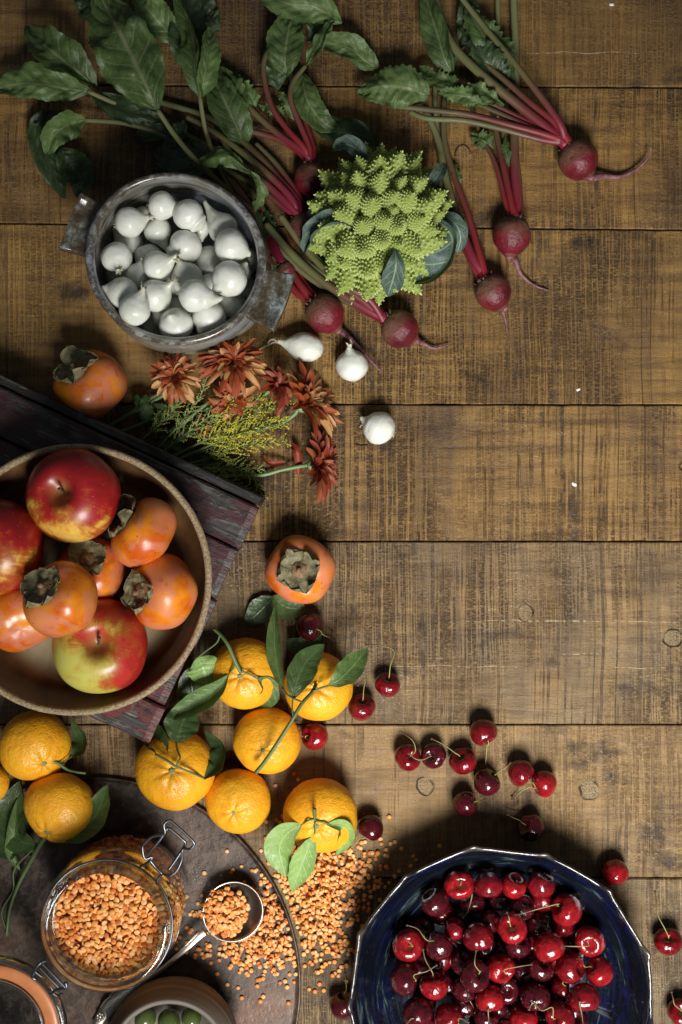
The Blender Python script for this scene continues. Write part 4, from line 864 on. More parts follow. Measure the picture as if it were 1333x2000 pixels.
ON = [(580, 195, 70, (1, -.15, .25), .1, 1, 1, 1), (715, 245, 76, (.75, -.65, -.1), .0, 1.5, 1, 0), (410, 280, 74, (.9, .2, .0), .1, 1, 1, 1), (552, 315, 62, (.35, -.9, -.1), .7, 1, 0, 0), (700, 400, 82, (-.6, -.6, .1), .2, 1.4, 1, 0), (893, 305, 74, (-.6, .75, .1), .8, 1.1, 1, 0), (935, 400, 82, (.8, -.3, -.1), 0, 1, 1, 0),
      (405, 385, 66, (-.5, .4, .1), .2, 1, 0, 1), (345, 465, 76, (.2, -.7, .6), 0, .8, 1, 1), (360, 568, 74, (.2, -.2, .9), .1, .8, 0, 0), (500, 470, 68, (-.5, .4, -.2), 0, 1, 0, 0), (556, 512, 74, (.8, .2, .45), .35, 1.1, 1, 1), (825, 480, 70, (.3, -.8, .2), .1, .9, 0, 0), (1030, 480, 64, (-.1, .8, .3), .2, .9, 0, 1), (708, 570, 78, (-.3, .6, .6), .0, 1, 1, 1), (940, 582, 88, (-.6, -.6, .3), 0, .8, 1, 1),
      (830, 612, 54, (.5, 0, .3), 0, 1, 0, 0), (385, 675, 80, (-.7, .2, .2), 0, .9, 1, 0), (420, 772, 76, (.4, .8, .4), .2, 1, 1, 1), (500, 618, 54, (0, .5, .5), 0, 1, 0, 0), (548, 682, 80, (.8, .5, .4), .25, .9, 1, 1), (650, 720, 72, (.1, .8, .2), .2, 1, 0, 0), (775, 702, 78, (.95, -.25, .0), .4, 1.3, 1, 0), (945, 732, 66, (.2, -.6, -.3), .1, 1, 0, 1), (655, 832, 84, (-.25, .35, .85), -.12, .8, 1, 0), (845, 820, 84, (-.3, -.5, .3), 0, .8, 1, 0), (525, 822, 66, (.2, -.6, .1), .1, 1, 0, 1), (762, 845, 58, (.3, -.3, .3), 0, 1, 0, 0), (1020, 622, 60, (.3, .6, .2), 0, 1, 0, 0), (468, 562, 56, (.2, .5, .3), .1, 1, 0, 1), (770, 300, 52, (.2, -.8, .1), .1, 1, 0, 0), (880, 690, 54, (-.5, .5, .2), 0, 1, 0, 0), (610, 610, 54, (.6, -.4, .1), .1, 1, 0, 0), (462, 700, 52, (.3, .4, .3), 0, 1, 0, 1), (590, 770, 54, (-.5, .6, .2), .2, 1, 0, 0), (330, 640, 54, (.3, .4, .5), 0, 1, 0, 0), (990, 550, 52, (.3, .4, .5), 0, 1, 0, 0), (480, 250, 50, (.3, -.4, .5), .1, 1, 0, 0), (745, 780, 52, (.3, .4, .1), 0, 1, 0, 1)]
pts = []; Rs = []
for (x, y, r, d, nk, ft, up, pp) in ON:
    z = .068 if up else .050; p = W(100 + x / 2.666, 330 + y / 2.666, z); pts.append(np.array(p)); Rs.append(RP(r / 2.666, z) * (1.07 if up else 1.16))
relax(pts, Rs, .14, .0225, 50, (pc.x, pc.y, .0735))
rw = rows([(o[0], o[1]) for o in ON], 0, 6); RN = ['topmost', 'second', 'third', 'fourth', 'fifth', 'lowest']
for k, (x, y, r, d, nk, ft, up, pp) in enumerate(ON):
    a, b, n_ = rw[k]; ft_txt = 'with a papery neck' if pp else ('with a long neck' if nk > .3 else 'smooth and round')
    onion(pts[k], Rs[k], d, nk, ft, k * 1.7 + .3, 'pearl onion %s, %s from left in the pot\'s %s row' % (ft_txt, ordinal(b), RN[a]), 'pearl onions in the pot', float(pts[k][2] - Rs[k]), True, bool(pp))
GO = 'pearl onions lying on the table'
onion(tuple(W(597, 678, .0145)), RP(28, .0145) * 1.02, (-1, .16, .12), .18, 1.0, 21.3, 'long pearl onion with a stringy neck, lying below the ceramic pot', GO, 0, False, False, 1.32)
V, F, _ = tube(P3([(553, 672, 12), (538, 668, 10), (528, 672, 6), (512, 680, 3), (501, 685, 2)]), [.0016, .0009, .0006, .0004], 20, 6)
ot = [o for o in C.objects if o.get('label', '').startswith('long pearl onion')][0]; wpart('neck_thread', V, F, PAPER, ot)
V, F, _ = tube(P3([(545, 670, 12), (536, 663, 11), (529, 664, 9), (524, 670, 5)]), [.0012, .0008, .0010], 14, 6); wpart('neck_thread', V, F, PAPER, ot)
onion(tuple(W(688, 714, .0155)), RP(32, .0155), (-.1, .75, .45), 0, .8, 23.1, 'round pearl onion under the tip of a beet root tail', GO, 0, True, True)
onion(tuple(W(741, 836, .0155)), RP(32.5, .0155), (-.7, .35, -.1), 0, .8, 24.9, 'round pearl onion lying farthest right, alone above the lone persimmon', GO, 0, True)
for pts_ in ([(703, 835, 3), (706, 831, 3), (711, 829, 3)], [(696, 869, 1.2), (706, 871, 1.2), (719, 870, 1.2)]):
    t = thing('twig_bit', 'tiny brown twig bit on the planks below the lone round onion' if pts_[0][1] > 850 else 'tiny pale husk touching the left side of the lone round onion', 'twig bit', tuple(W(*pts_[0][:2]))); V, F, _ = tube(P3(pts_), .0005, 8, 5); wpart('splinter', V, F, TWIGB if pts_[0][1] > 850 else PAPER, t)

# ------------------------------------------------------------------ cherries
def cherry_me(seed):
    df = lambda v: tuple(v * (1 + .035 * mn.noise(v * 1.4 + Vector((seed, 0, 0)))) - Vector((0, 0, 0)))
    V, F, uv = grid_fruit(lambda a: math.sin(a) * (1 + .10 * math.cos(a)), lambda a: .92 * math.cos(a) - .42 * math.exp(-(math.sin(a) / .34) ** 2) * (a < PI / 2) + .04 * math.exp(-(math.sin(a) / .2) ** 2) * (a > PI / 2), 36, 48, lambda v: (v.x * (1 + .03 * mn.noise(v * 1.4 + Vector((seed, 0, 0)))), v.y * (.95 + .03 * mn.noise(v * 1.4 + Vector((seed, 5, 0)))) * (1 - .08 * math.exp(-(v.x / .22) ** 2) * (v.y > 0)), v.z))
    return V, F, uv
CME = {(k, tone): me_new('cherry', *cherry_me(k * 3.3)[:2], CH[tone]) for k in range(3) for tone in CH}
def cherry(c, r, d, tone, label, group, base, stem=None, seed=0, tip=True):
    t = thing('cherry', label, 'cherry', (c[0], c[1], base), group)
    Mx = Matrix.Translation((0, 0, c[2] - base)) @ frame_to(d, seed * 2.1).to_4x4() @ Matrix.Scale(r, 4)
    part('fruit', CME[(seed % 3, tone)], t, Mx)
    if stem:
        dn = Vector(d).normalized(); b = Vector(c) + dn * r * .52
        q0 = (Vector(stem[0]) - b); P = [tuple(b), tuple(b + dn * r * .22 + q0.normalized() * r * .15)] + [tuple(p) for p in stem]
        V, F, uv = tube(P, [.00050, .00048, .00052, .00060], 26, 6); so = wpart('stem', V, F, CSTEM, t, uv=uv)
        if tip:
            e = Vector(P[-1]); dd = (e - Vector(P[-2])).normalized(); V, F = lathe([(0, -.0012), (.0009, -.0006), (.0013, .0004), (.0008, .0012), (0, .0014)], 8, lambda i, q, z, th: (q * (1 + .3 * math.cos(3 * th)), z))
            wpart('stem_end', xf(V, frame_to(dd), tuple(e), 1.0), F, TWIGB, so if False else t)
    return t
GL = 'cherries scattered on the table'
LC = [(605, 1223, 29, (.75, -.25, .3), 'dark', [(632, 1240, 17), (655, 1249, 10)], 'dark cherry half hidden between the lone persimmon and a clementine'),
      (757, 1338, 26, (.15, .8, .55), 'red', [(763, 1300, 20), (770, 1272, 18), (745, 1261, 16), (716, 1259, 14)], 'cherry upper right of a pair, its long stem bent sharply left'),
      (707, 1382, 28, (.1, .8, .6), 'red', [(711, 1345, 20), (714, 1325, 18), (700, 1338, 14)], 'cherry touching the right side of the three leaved clementine'),
      (616, 1438, 28, (-.7, .2, .5), 'bright', [(598, 1443, 16), (584, 1432, 13), (581, 1420, 12)], 'bright cherry wedged between two clementines, stem curled left'),
      (796, 1480, 27, (.3, .35, .8), 'red', [(812, 1466, 32), (806, 1446, 33), (783, 1429, 28)], 'leftmost cherry of the row in the middle of the planks, arched stem'),
      (848, 1476, 26, (-.3, .1, .7), 'dark', [(825, 1484, 28), (812, 1482, 29), (799, 1472, 30)], 'dark cherry squeezed in the middle of the row of three'),
      (905, 1487, 28, (-.35, .6, .6), 'red', [(890, 1471, 22), (868, 1455, 20), (844, 1443, 19)], 'red cherry at the right end of the row of three, stem up left'),
      (944, 1430, 29, (.45, -.75, .35), 'red', [(951, 1462, 12), (950, 1480, 9), (948, 1500, 7)], 'topmost cherry of the scattered group, dimple facing down'),
      (951, 1528, 28, (.6, .6, .2), 'dark', [(975, 1508, 14), (990, 1498, 16), (997, 1490, 18)], 'dark cherry in the middle of the scattered group with stem up right'),
      (909, 1570, 27, (.8, .2, .2), 'dark', [(938, 1560, 10), (948, 1555, 9)], 'dark cherry below and left of its twin above the blue bowl'),
      (1017, 1509, 28, (.7, -.6, .3), 'red', [(1042, 1530, 20), (1050, 1543, 18)], 'larger cherry of the touching pair left of the round plug'),
      (1064, 1530, 27, (-.6, -.3, .2), 'bright', [(1038, 1536, 10), (1020, 1545, 7), (1002, 1560, 4)], 'brighter cherry of the touching pair nearest the round plug'),
      (1038, 1617, 28, (-.6, .4, .5), 'dark', [(1015, 1602, 15), (1003, 1597, 13), (992, 1591, 12)], 'dark cherry in the shadow just above the blue bowl rim'),
      (1201, 1703, 28, (.2, -.9, .1), 'bright', None, 'stemless bright cherry right of the blue bowl on a plank seam'),
      (725, 1616, 28, (-.4, -.7, .1), 'dark', [(703, 1638, 8), (688, 1654, 5), (668, 1669, 3)], 'dark cherry right of the clementine with pale leaves'),
      (1305, 1839, 28, (-.1, .6, .7), 'red', [(1298, 1812, 26), (1286, 1788, 24), (1283, 1762, 22), (1279, 1742, 20)], 'cherry with an upright stem at the right edge of the photo'),
      (1331, 1978, 28, (-.2, .5, .8), 'red', [(1318, 1962, 32), (1315, 1950, 32), (1312, 1938, 30)], 'cherry cut by the bottom right corner of the photo'),
      (672, 1964, 29, (0, .9, .2), 'dark', [(677, 1930, 12), (674, 1900, 10)], 'dark cherry half hidden under the left rim of the blue bowl')]
for k, (x, y, r, d, tone, st, lb) in enumerate(LC):
    zc = RP(r, .012) * .95; c = W(x, y, zc); cherry(c, RP(r, zc), d, tone, lb, GL, 0, P3(st) if st else None, k)
BC = [(475, 255, 56, 1, 'bright', (.0, .2, 1), [(478, 240)]), (580, 250, 54, 1, 'red', (0, -.9, .2), None), (683, 262, 50, 1, 'bright', (.2, .6, .3), None), (783, 253, 52, 1, 'red', (.3, .5, .1), None), (378, 320, 56, 1, 'dark', (-.4, .5, .1), None), (402, 368, 50, 0, 'red', (0, -.5, -.2), None), (783, 318, 50, 0, 'red', (.5, 0, -.2), None), (887, 350, 60, 1, 'bright', (-.7, .35, .3), [(850, 328), (765, 350), (702, 368)]), (640, 320, 46, 0, 'dark', (0, 1, 0), None), (528, 330, 48, 0, 'dark', (-.3, .4, .1), [(520, 290), (505, 350), (485, 380)]),
      (585, 383, 42, 0, 'dark', (.3, 0, .3), None), (450, 420, 42, 0, 'red', (.4, .6, .2), None), (535, 445, 56, 1, 'red', (.1, -.9, .1), None), (673, 410, 57, 1, 'bright', (-.25, .45, .8), [(662, 378), (655, 362)]), (775, 402, 44, 0, 'dark', (.2, .4, .2), None), (880, 430, 50, 0, 'red', (.2, -.8, -.2), None), (977, 472, 57, 1, 'bright', (-.2, -.1, .8), [(930, 492), (862, 490)]), (278, 487, 60, 1, 'bright', (0, .25, .9), [(290, 490), (262, 458)]), (388, 480, 54, 1, 'dark', (.3, .3, -.2), [(350, 470), (310, 425), (270, 410)]), (403, 542, 50, 0, 'red', (-.4, -.2, .4), None),
      (810, 485, 58, 1, 'bright', (.3, -.8, .1), None), (742, 490, 50, 0, 'red', (-.4, .3, .1), None), (576, 482, 40, 0, 'dark', (0, 0, 1), None), (260, 600, 58, 1, 'dark', (.7, -.1, .2), [(295, 603), (345, 588), (382, 565)]), (368, 640, 53, 1, 'bright', (-.1, .8, .2), [(365, 590), (340, 545), (330, 505)]), (425, 642, 52, 0, 'dark', (.4, .3, .1), None), (520, 575, 58, 1, 'dark', (.3, .4, .6), [(530, 560), (535, 510)]), (622, 573, 56, 1, 'bright', (.4, -.25, .7), [(645, 582), (700, 570), (748, 562)]), (722, 570, 50, 0, 'dark', (0, .5, .2), None), (828, 588, 52, 0, 'bright', (.3, .2, .5), [(850, 575)]),
      (905, 567, 58, 1, 'red', (.5, .1, .4), None), (998, 577, 54, 1, 'bright', (-.6, .4, .2), [(955, 570), (945, 540)]), (842, 635, 45, 0, 'red', (.5, .1, .2), [(870, 635), (892, 610)]), (930, 662, 57, 1, 'red', (.05, -.6, .2), [(935, 705), (945, 760), (948, 790)]), (580, 682, 55, 1, 'bright', (.0, -.8, .3), [(582, 735), (585, 790)]), (650, 655, 48, 0, 'dark', (0, .2, .8), None), (490, 702, 54, 0, 'dark', (.3, .6, .3), [(480, 655), (510, 700), (540, 755)]), (310, 727, 58, 1, 'dark', (0, -.6, .2), [(290, 770), (262, 795)]), (430, 765, 56, 1, 'red', (.5, -.3, .2), [(470, 770), (505, 785)]), (760, 668, 54, 1, 'dark', (0, -.7, .6), [(755, 710), (740, 735)]),
      (860, 728, 56, 1, 'red', (-.5, .0, .5), [(830, 728), (790, 740), (765, 715)]), (720, 765, 56, 1, 'bright', (.1, .6, .1), None), (575, 780, 50, 0, 'dark', (.5, .2, .2), [(610, 738), (655, 740)]), (905, 790, 52, 0, 'dark', (0, .3, .5), None), (640, 800, 50, 0, 'red', (0, .4, .4), None), (800, 805, 50, 0, 'dark', (-.2, .6, .4), [(798, 775)]),
      (370, 830, 52, 0, 'red', (0, .4, .4), None), (500, 850, 56, 1, 'red', (.2, .4, .4), None), (600, 870, 54, 1, 'dark', (.2, .4, .4), None), (700, 880, 54, 1, 'red', (.3, .1, .6), None), (790, 890, 54, 1, 'bright', (.2, -.4, .4), None), (880, 870, 52, 0, 'red', (.2, .4, .4), None)] + [(x_, y_, 48, 0, 'dark', (.2, .5, .4), None) for x_, y_ in ((330, 560), (470, 520), (690, 470), (640, 500), (330, 430), (700, 330), (560, 620), (770, 560), (480, 640), (890, 500), (340, 690), (700, 700), (800, 690), (560, 730), (640, 740), (460, 480), (850, 790), (430, 830))]
pts = []; Rs = []
for (x, y, r, up, tone, d, st) in BC:
    z = .046 if up else .027; r *= 1.07; pts.append(np.array(W(660 + x / 1.98, 1600 + y / 1.98, z))); Rs.append(RP(r / 1.98, z))
relax(pts, Rs, .18, .0100, 60)
rw = rows([(b[0], b[1]) for b in BC], 0, 9); RN8 = ['topmost', 'second', 'third', 'fourth', 'fifth', 'sixth', 'seventh', 'eighth', 'lowest']
for k, (x, y, r, up, tone, d, st) in enumerate(BC):
    a, b, n_ = rw[k]; z0 = pts[k][2]
    if st:
        zz = max(z0 + .004, .052); P = [tuple(W(660 + q[0] / 1.98, 1600 + q[1] / 1.98, z0 + Rs[k] * (.9 if i == 0 else .75) + .002)) for i, q in enumerate(st)]
    lb = '%s cherry in the blue bowl, %s%s from left in the %s row' % ({'bright': 'bright red', 'red': 'deep red', 'dark': 'dark'}[tone], 'stemmed, ' if st else '', ordinal(b), RN8[a])
    cherry(tuple(pts[k]), Rs[k], d, tone, lb, 'cherries in the blue bowl', float(z0 - Rs[k]), P if st else None, k)

# ------------------------------------------------------------------ lentils
LV, LF = lathe([(0, .32), (.55, .28), (.90, .16), (1.0, 0), (.90, -.16), (.55, -.28), (0, -.32)], 12)
LV = np.array(LV)
rg = np.random.RandomState(5)
def rot_rand(tilt):
    a = rg.uniform(0, 2 * PI); t_ = rg.normal(0, tilt); ax = Vector((math.cos(a), math.sin(a), 0)); return Matrix.Rotation(t_, 3, ax) @ Matrix.Rotation(rg.uniform(0, 6), 3, 'Z')
lent = []  # (center, R3, radius)
def fill_heap(cx, cy, R, n, base, crown, r, tilt, out, cell=.0030, step=.0011, square=None):
    pass
hgrid = {}
def drop(x, y, base, r, tilt0, cap=9, step=.00135):
    key = (int(math.floor(x / .0042)), int(math.floor(y / .0042))); k = hgrid.get(key, 0)
    if k >= cap: return
    hgrid[key] = k + 1
    lent.append((Vector((x, y, base + r * .46 + k * step + (rg.uniform(0, .0004)))), rot_rand(tilt0 + .16 * min(k, 4)), r))
obst = [(qc.x, qc.y, .080 + .012), (oc.x, oc.y, .060), (jr.x, jr.y, .064)]
def spill(n, px, py, sx, sy, rot=0, lim=None):
    for _ in range(n):
        a, b = rg.normal(0, sx), rg.normal(0, sy); x_ = px + a * math.cos(rot) - b * math.sin(rot); y_ = py + a * math.sin(rot) + b * math.cos(rot)
        p = W(x_, y_, .002); ont = on_tray(p.x, p.y)
        dt = math.hypot(p.x - tc_.x, p.y - tc_.y)
        if abs(dt - TR) < .0042: continue
        if any((p.x - ox) ** 2 + (p.y - oy) ** 2 < orad ** 2 for ox, oy, orad in obst): continue
        if (x_ - 626) ** 2 + (y_ - 1592) ** 2 < 45 ** 2 or (x_ - 466) ** 2 + (y_ - 1565) ** 2 < 40 ** 2 or (x_ - 725) ** 2 + (y_ - 1616) ** 2 < 24 ** 2: continue
        r = rg.uniform(.0018, .00245)
        drop(p.x, p.y, ZT if ont else 0.0, r, .10)
spill(430, 612, 1745, 42, 46, .3); spill(260, 640, 1700, 38, 30); spill(170, 620, 1800, 40, 40); spill(110, 690, 1730, 60, 60); spill(70, 640, 1850, 30, 30)
spill(300, 518, 1790, 28, 48, -.2); spill(190, 515, 1850, 42, 24); spill(60, 440, 1855, 40, 16); spill(26, 400, 1790, 30, 25); spill(26, 510, 1900, 45, 28); spill(34, 545, 1630, 25, 30); spill(24, 720, 1680, 40, 40); spill(8, 560, 1520, 22, 22); spill(12, 365, 1830, 14, 14)
for (x_, y_) in ((400, 1704), (885, 1672), (772, 1645), (785, 1658), (755, 1660), (700, 1893), (650, 1905), (515, 1945), (564, 1958), (473, 1948), (365, 1750)):
    p = W(x_, y_, .002); drop(p.x, p.y, ZT if on_tray(p.x, p.y) else 0, .0023, .1)
# a mound in the spoon
for layer in range(6):
    for _ in range(int(120 - layer * 15)):
        a = rg.uniform(0, 2 * PI); R_ = (.0225 - layer * .0018) * math.sqrt(rg.uniform(0, 1)); cx_ = sc_.x - .0080; cy_ = sc_.y - .0005
        zz = ZT + .0135 + layer * .0021 + .005 * (R_ / .022) ** 2 * (1 - layer / 7)
        lent.append((Vector((cx_ + R_ * math.cos(a), cy_ + R_ * math.sin(a) * 1.05, zz + rg.uniform(0, .001))), rot_rand(.40), rg.uniform(.0022, .0026)))
# jar: wall layer behind the glass and the under layer of the top
jx, jy, jz = ja.location
for _ in range(1500):
    a = rg.uniform(0, 2 * PI); z_ = rg.uniform(.006, .088); rr_ = np.interp(z_, [.006, .018, .06, .076, .088], [.0545, .0590, .0592, .0572, .0522]); rr_ += rg.uniform(-.0014, 0)
    nrm = Vector((math.cos(a), math.sin(a), rg.normal(0, .3) + (.5 if z_ > .074 else 0))); lent.append((Vector((jx + rr_ * math.cos(a), jy + rr_ * math.sin(a), jz + z_)), frame_to(nrm, 0) @ rot_rand(.35), rg.uniform(.0025, .0029)))
def top_z(x, y): return .0905 + .0035 * mn.noise(Vector((x * 45, y * 45, 3))) + .0012 * mn.noise(Vector((x * 160, y * 160, 8))) + .003 * (x * .5 + y * .8) / .05
for _ in range(520):
    a = rg.uniform(0, 2 * PI); R_ = .0505 * math.sqrt(rg.uniform(0, 1)); x_, y_ = R_ * math.cos(a), R_ * math.sin(a)
    lent.append((Vector((jx + x_, jy + y_, jz + top_z(x_, y_) - .0012)), rot_rand(.5), rg.uniform(.0025, .0029)))
tops = []; tries = 0
while len(tops) < 300 and tries < 60000:
    tries += 1; a = rg.uniform(0, 2 * PI); R_ = .0505 * math.sqrt(rg.uniform(0, 1)); x_, y_ = R_ * math.cos(a), R_ * math.sin(a)
    mind = .0036 if tries < 20000 else .0030
    if any((x_ - q[0]) ** 2 + (y_ - q[1]) ** 2 < mind ** 2 for q in tops): continue
    tops.append((x_, y_))
LMES = []
for k in range(4):
    V = np.array([tuple(Vector(v) * (1 + .06 * mn.noise(Vector(v) * 2 + Vector((k * 9, 0, 0))))) for v in LV]); LMES.append(me_new('lentil', V, LF, None))
def lent_mat(nm, a, b):
    m = Mat(nm); return m.done(m.bsdf(m.ramp(m.noise(m.obj, 1.2, 2), [(.35, a), (.65, b)]), .48, Specular_IOR_Level=.35))
LM4 = [lent_mat('lentil_skin_' + n, a, b) for n, a, b in (('light', (.72, .31, .075), (.80, .41, .13)), ('orange', (.66, .225, .040), (.73, .29, .06)), ('deep', (.54, .145, .025), (.64, .20, .045)), ('pale', (.76, .36, .12), (.82, .44, .18)))]
for k in range(4): LMES[k].materials.append(LM4[k])
for k, (x_, y_) in enumerate(tops):
    o = bpy.data.objects.new('lentil', LMES[(k * 7) % 4]); C.objects.link(o)
    o.matrix_world = Matrix.Translation((jx + x_, jy + y_, jz + top_z(x_, y_) + .0008)) @ rot_rand(.55).to_4x4() @ Matrix.Scale(rg.uniform(.0026, .0030), 4)
    o['label'] = 'small orange split lentil on top of the heap in the open glass jar'; o['category'] = 'lentil'; o['group'] = 'lentils on top in the glass jar'
N = len(lent); nvt = len(LV); allV = np.zeros((N * nvt, 3)); allF = []; mi = []
for i, (c, R3, r) in enumerate(lent):
    allV[i * nvt:(i + 1) * nvt] = xf(LV, R3, tuple(c), r); allF += [tuple(q + i * nvt for q in f) for f in LF]; mi += [int(rg.randint(0, 4))] * len(LF)
V, F = lathe([(0, .084), (.046, .083), (.052, .078), (.0565, .060), (.0565, .016), (.050, .006), (0, .006)], 48); V = xf(V, None, (jx, jy, jz)); n0 = len(allV)
allF += [tuple(q + n0 for q in f) for f in F]; mi += [2] * len(F); allV = np.vstack([allV, V])
V, F = lathe([(0, .019), (.010, .017), (.017, .0135), (.018, .0125), (0, .0095)], 24); V = xf(V, None, (sc_.x - .0068, sc_.y, ZT)); n0 = len(allV)
allF += [tuple(q + n0 for q in f) for f in F]; mi += [2] * len(F); allV = np.vstack([allV, V])
LM4w = [lent_mat('lentil_mass_' + n, a, b) for n, a, b in (('light', (.72, .31, .075), (.80, .41, .13)), ('orange', (.66, .225, .040), (.73, .29, .06)), ('deep', (.54, .145, .025), (.64, .20, .045)), ('pale', (.76, .36, .12), (.82, .44, .18)))]
lo = part('spilled_lentils', me_new('lentils', allV, allF, LM4w, midx=mi), None); lo['kind'] = 'stuff'; lo['category'] = 'lentils'
lo['label'] = 'orange split lentils spilled over tray and planks, heaped in the spoon and jar'

# ------------------------------------------------------------------ beets
GB = 'beetroots with their leaves'
def beet(px, py, rpx, crown, tail, label, seed, z=None, stems=(), leaves=(), darkz=0):
    zc = z or rpx * S * .95; c = W(px, py, zc); r = RP(rpx, zc)
    t = thing('beetroot', label, 'beetroot', (c.x, c.y, 0), GB)
    cw = W(crown[0], crown[1], zc); d = (cw - c).normalized(); d = (d + Vector((0, 0, .10))).normalized()
    df = lambda v: tuple(v * (1 + .06 * mn.noise(v * 1.5 + Vector((seed, 0, 0))) + .012 * mn.noise(v * 6 + Vector((seed, 0, 0)))))
    pr = bez([(0, .92), (.30, .93), (.55, .86), (.86, .55), (1.0, .08), (.90, -.42), (.62, -.80), (.34, -1.0), (.19, -1.14), (.135, -1.30), (0, -1.34)], 52); pr[0] = (0, pr[0][1]); pr[-1] = (0, pr[-1][1])
    V, F = lathe(pr, 60); V = np.array([df(Vector(v)) for v in V]); M3 = frame_to(d, seed)
    at = [min(1, max(0, (v[2] + .25) * 1.0)) + (.5 if v[2] < -.95 else 0) for v in V]
    o = part('bulb', me_new('beet', xf(V, M3, (0, 0, 0), r), F, BEET, attr=at), t); o.location = (0, 0, c.z)
    # rough crown
    acc = []; rgx = random.Random(int(seed * 10))
    for k in range(44):
        a = rgx.uniform(0, 6.28); q = rgx.uniform(.05, .46); p0 = Vector((q * math.cos(a), q * math.sin(a), .84)); p1 = p0 * 1.0 + Vector((q * .5 * math.cos(a + .5), q * .5 * math.sin(a + .5), rgx.uniform(.08, .26)))
        V, F, _ = tube([tuple(p0), tuple((p0 + p1) / 2), tuple(p1)], [.07, .055, .02], 5, 6); acc.append((V, F))
    V, F = cat(*acc); o = part('crown', me_new('beet_crown', xf(V, M3, (0, 0, 0), r), F, CROWN), t); o.location = (0, 0, c.z)
    if tail:
        p0 = c - d * r * 1.12; P = [tuple(c - d * r * .95), tuple(p0)] + P3(tail)
        n = len(tail); V, F, _ = tube(P, [r * .24, r * .15, r * .10, r * .055, .0006], 44, 9); V = V + np.array([[0.0003 * mn.noise(Vector(v) * 900) for _ in range(3)] for v in V]); wpart('root', V, F, BTAIL, t)
        acc = []
        for k in range(7):
            i = rgx.randint(12, 36); b = V[i * 9 + rgx.randint(0, 8)]; e = b + np.array([rgx.uniform(-.006, .006), rgx.uniform(-.006, .006), .0005]); e[2] = max(e[2], .001); vv, ff, _ = tube([tuple(b), tuple((b + e) / 2 + np.array([.001, 0, 0])), tuple(e)], [.0003, .0002, .0001], 6, 4); acc.append((vv, ff))
        vv, ff = cat(*acc); wpart('rootlets', vv, ff, BTAIL, t)
    for st in stems:
        pts_, wd = st[0], st[1]; mt = st[2] if len(st) > 2 else STEM
        b0 = c + d * r * .80 + Vector((rgx.uniform(-.2, .2) * r, rgx.uniform(-.2, .2) * r, rgx.uniform(-.1, .25) * r))
        P = [tuple(b0)] + P3(pts_); V, F, uv = tube(P, [wd * .00044, wd * .00036, wd * .00033, wd * .00031, wd * .00027], 52, 10, flat=.8, ridge=.07); wpart('stem', V, F, mt, t, uv=uv)
    for lf in leaves: bleaf(t, *lf)
    return t
def bleaf(t, pts_, hw, mt, kw=None):
    k = dict(curl=.15, ruffle=.27, rf=6, quilt=.095, serr=.02, twist=random.uniform(-.5, .5), bend=.42, prof='beet', nu=46, nv=16, veins=8); k.update(kw or {})
    zm = sum(p[2] for p in pts_) / len(pts_) / 1000
    V, F, uv = leaf_vf(P3(pts_), RP(hw, zm), seed=random.random() * 20, **k); wpart('leaf', V, F, mt, t, uv=uv)
G_, D_, L_ = BEETLEAF, BEETDARK, BEETPALE
beet(1130, 312, 38, (1104, 276), [(1180, 344, 8), (1213, 345, 5), (1248, 327, 6), (1268, 304, 9), (1272, 286, 14)], 'beetroot at the far upper right with its thin tail curling up to the right', 1.1,
     stems=[([(1090, 235, 32), (1011, 130, 34), (945, 50, 26), (896, -12, 20)], 9, STEMO), ([(1085, 240, 28), (1036, 200, 26), (960, 135, 22), (905, 100, 18)], 9), ([(1080, 258, 24), (1016, 207, 26), (946, 150, 30), (890, 95, 28), (866, 50, 24), (848, -12, 18)], 13, STEMO),
            ([(1070, 256, 22), (1016, 230, 24), (950, 196, 24), (906, 175, 22), (835, 142, 18)], 8), ([(1065, 262, 28), (991, 242, 31), (920, 224, 30), (866, 217, 28), (764, 206, 20)], 9), ([(1060, 272, 24), (976, 250, 26), (905, 235, 24), (836, 231, 20), (800, 218, 15)], 9, STEMO), ([(1072, 264, 26), (1000, 232, 27), (940, 205, 25), (900, 186, 22)], 8)],
     leaves=[([(838, 187, 22), (800, 172, 30), (755, 165, 34), (700, 182, 20)], 44, L_, {'serr': .05, 'prof': 'round', 'wl': .9, 'roll': .0, 'curl': -.25, 'ruffle': .12}),
             ([(905, 172, 24), (880, 165, 28), (850, 155, 24), (820, 130, 16)], 19, G_, {'serr': .12, 'ruffle': .35}), ([(950, 205, 30), (920, 190, 34), (890, 185, 32), (855, 178, 24)], 17, L_, {'serr': .13, 'ruffle': .35, 'roll': .3}), ([(985, 206, 32), (955, 190, 38), (930, 175, 36), (900, 165, 28)], 17, L_, {'serr': .12, 'ruffle': .4, 'roll': -.3}),
             ([(885, 152, 20), (868, 110, 30), (848, 50, 30), (828, -20, 20)], 26, G_, {'ruffle': .10, 'roll': .5, 'curl': .4})])
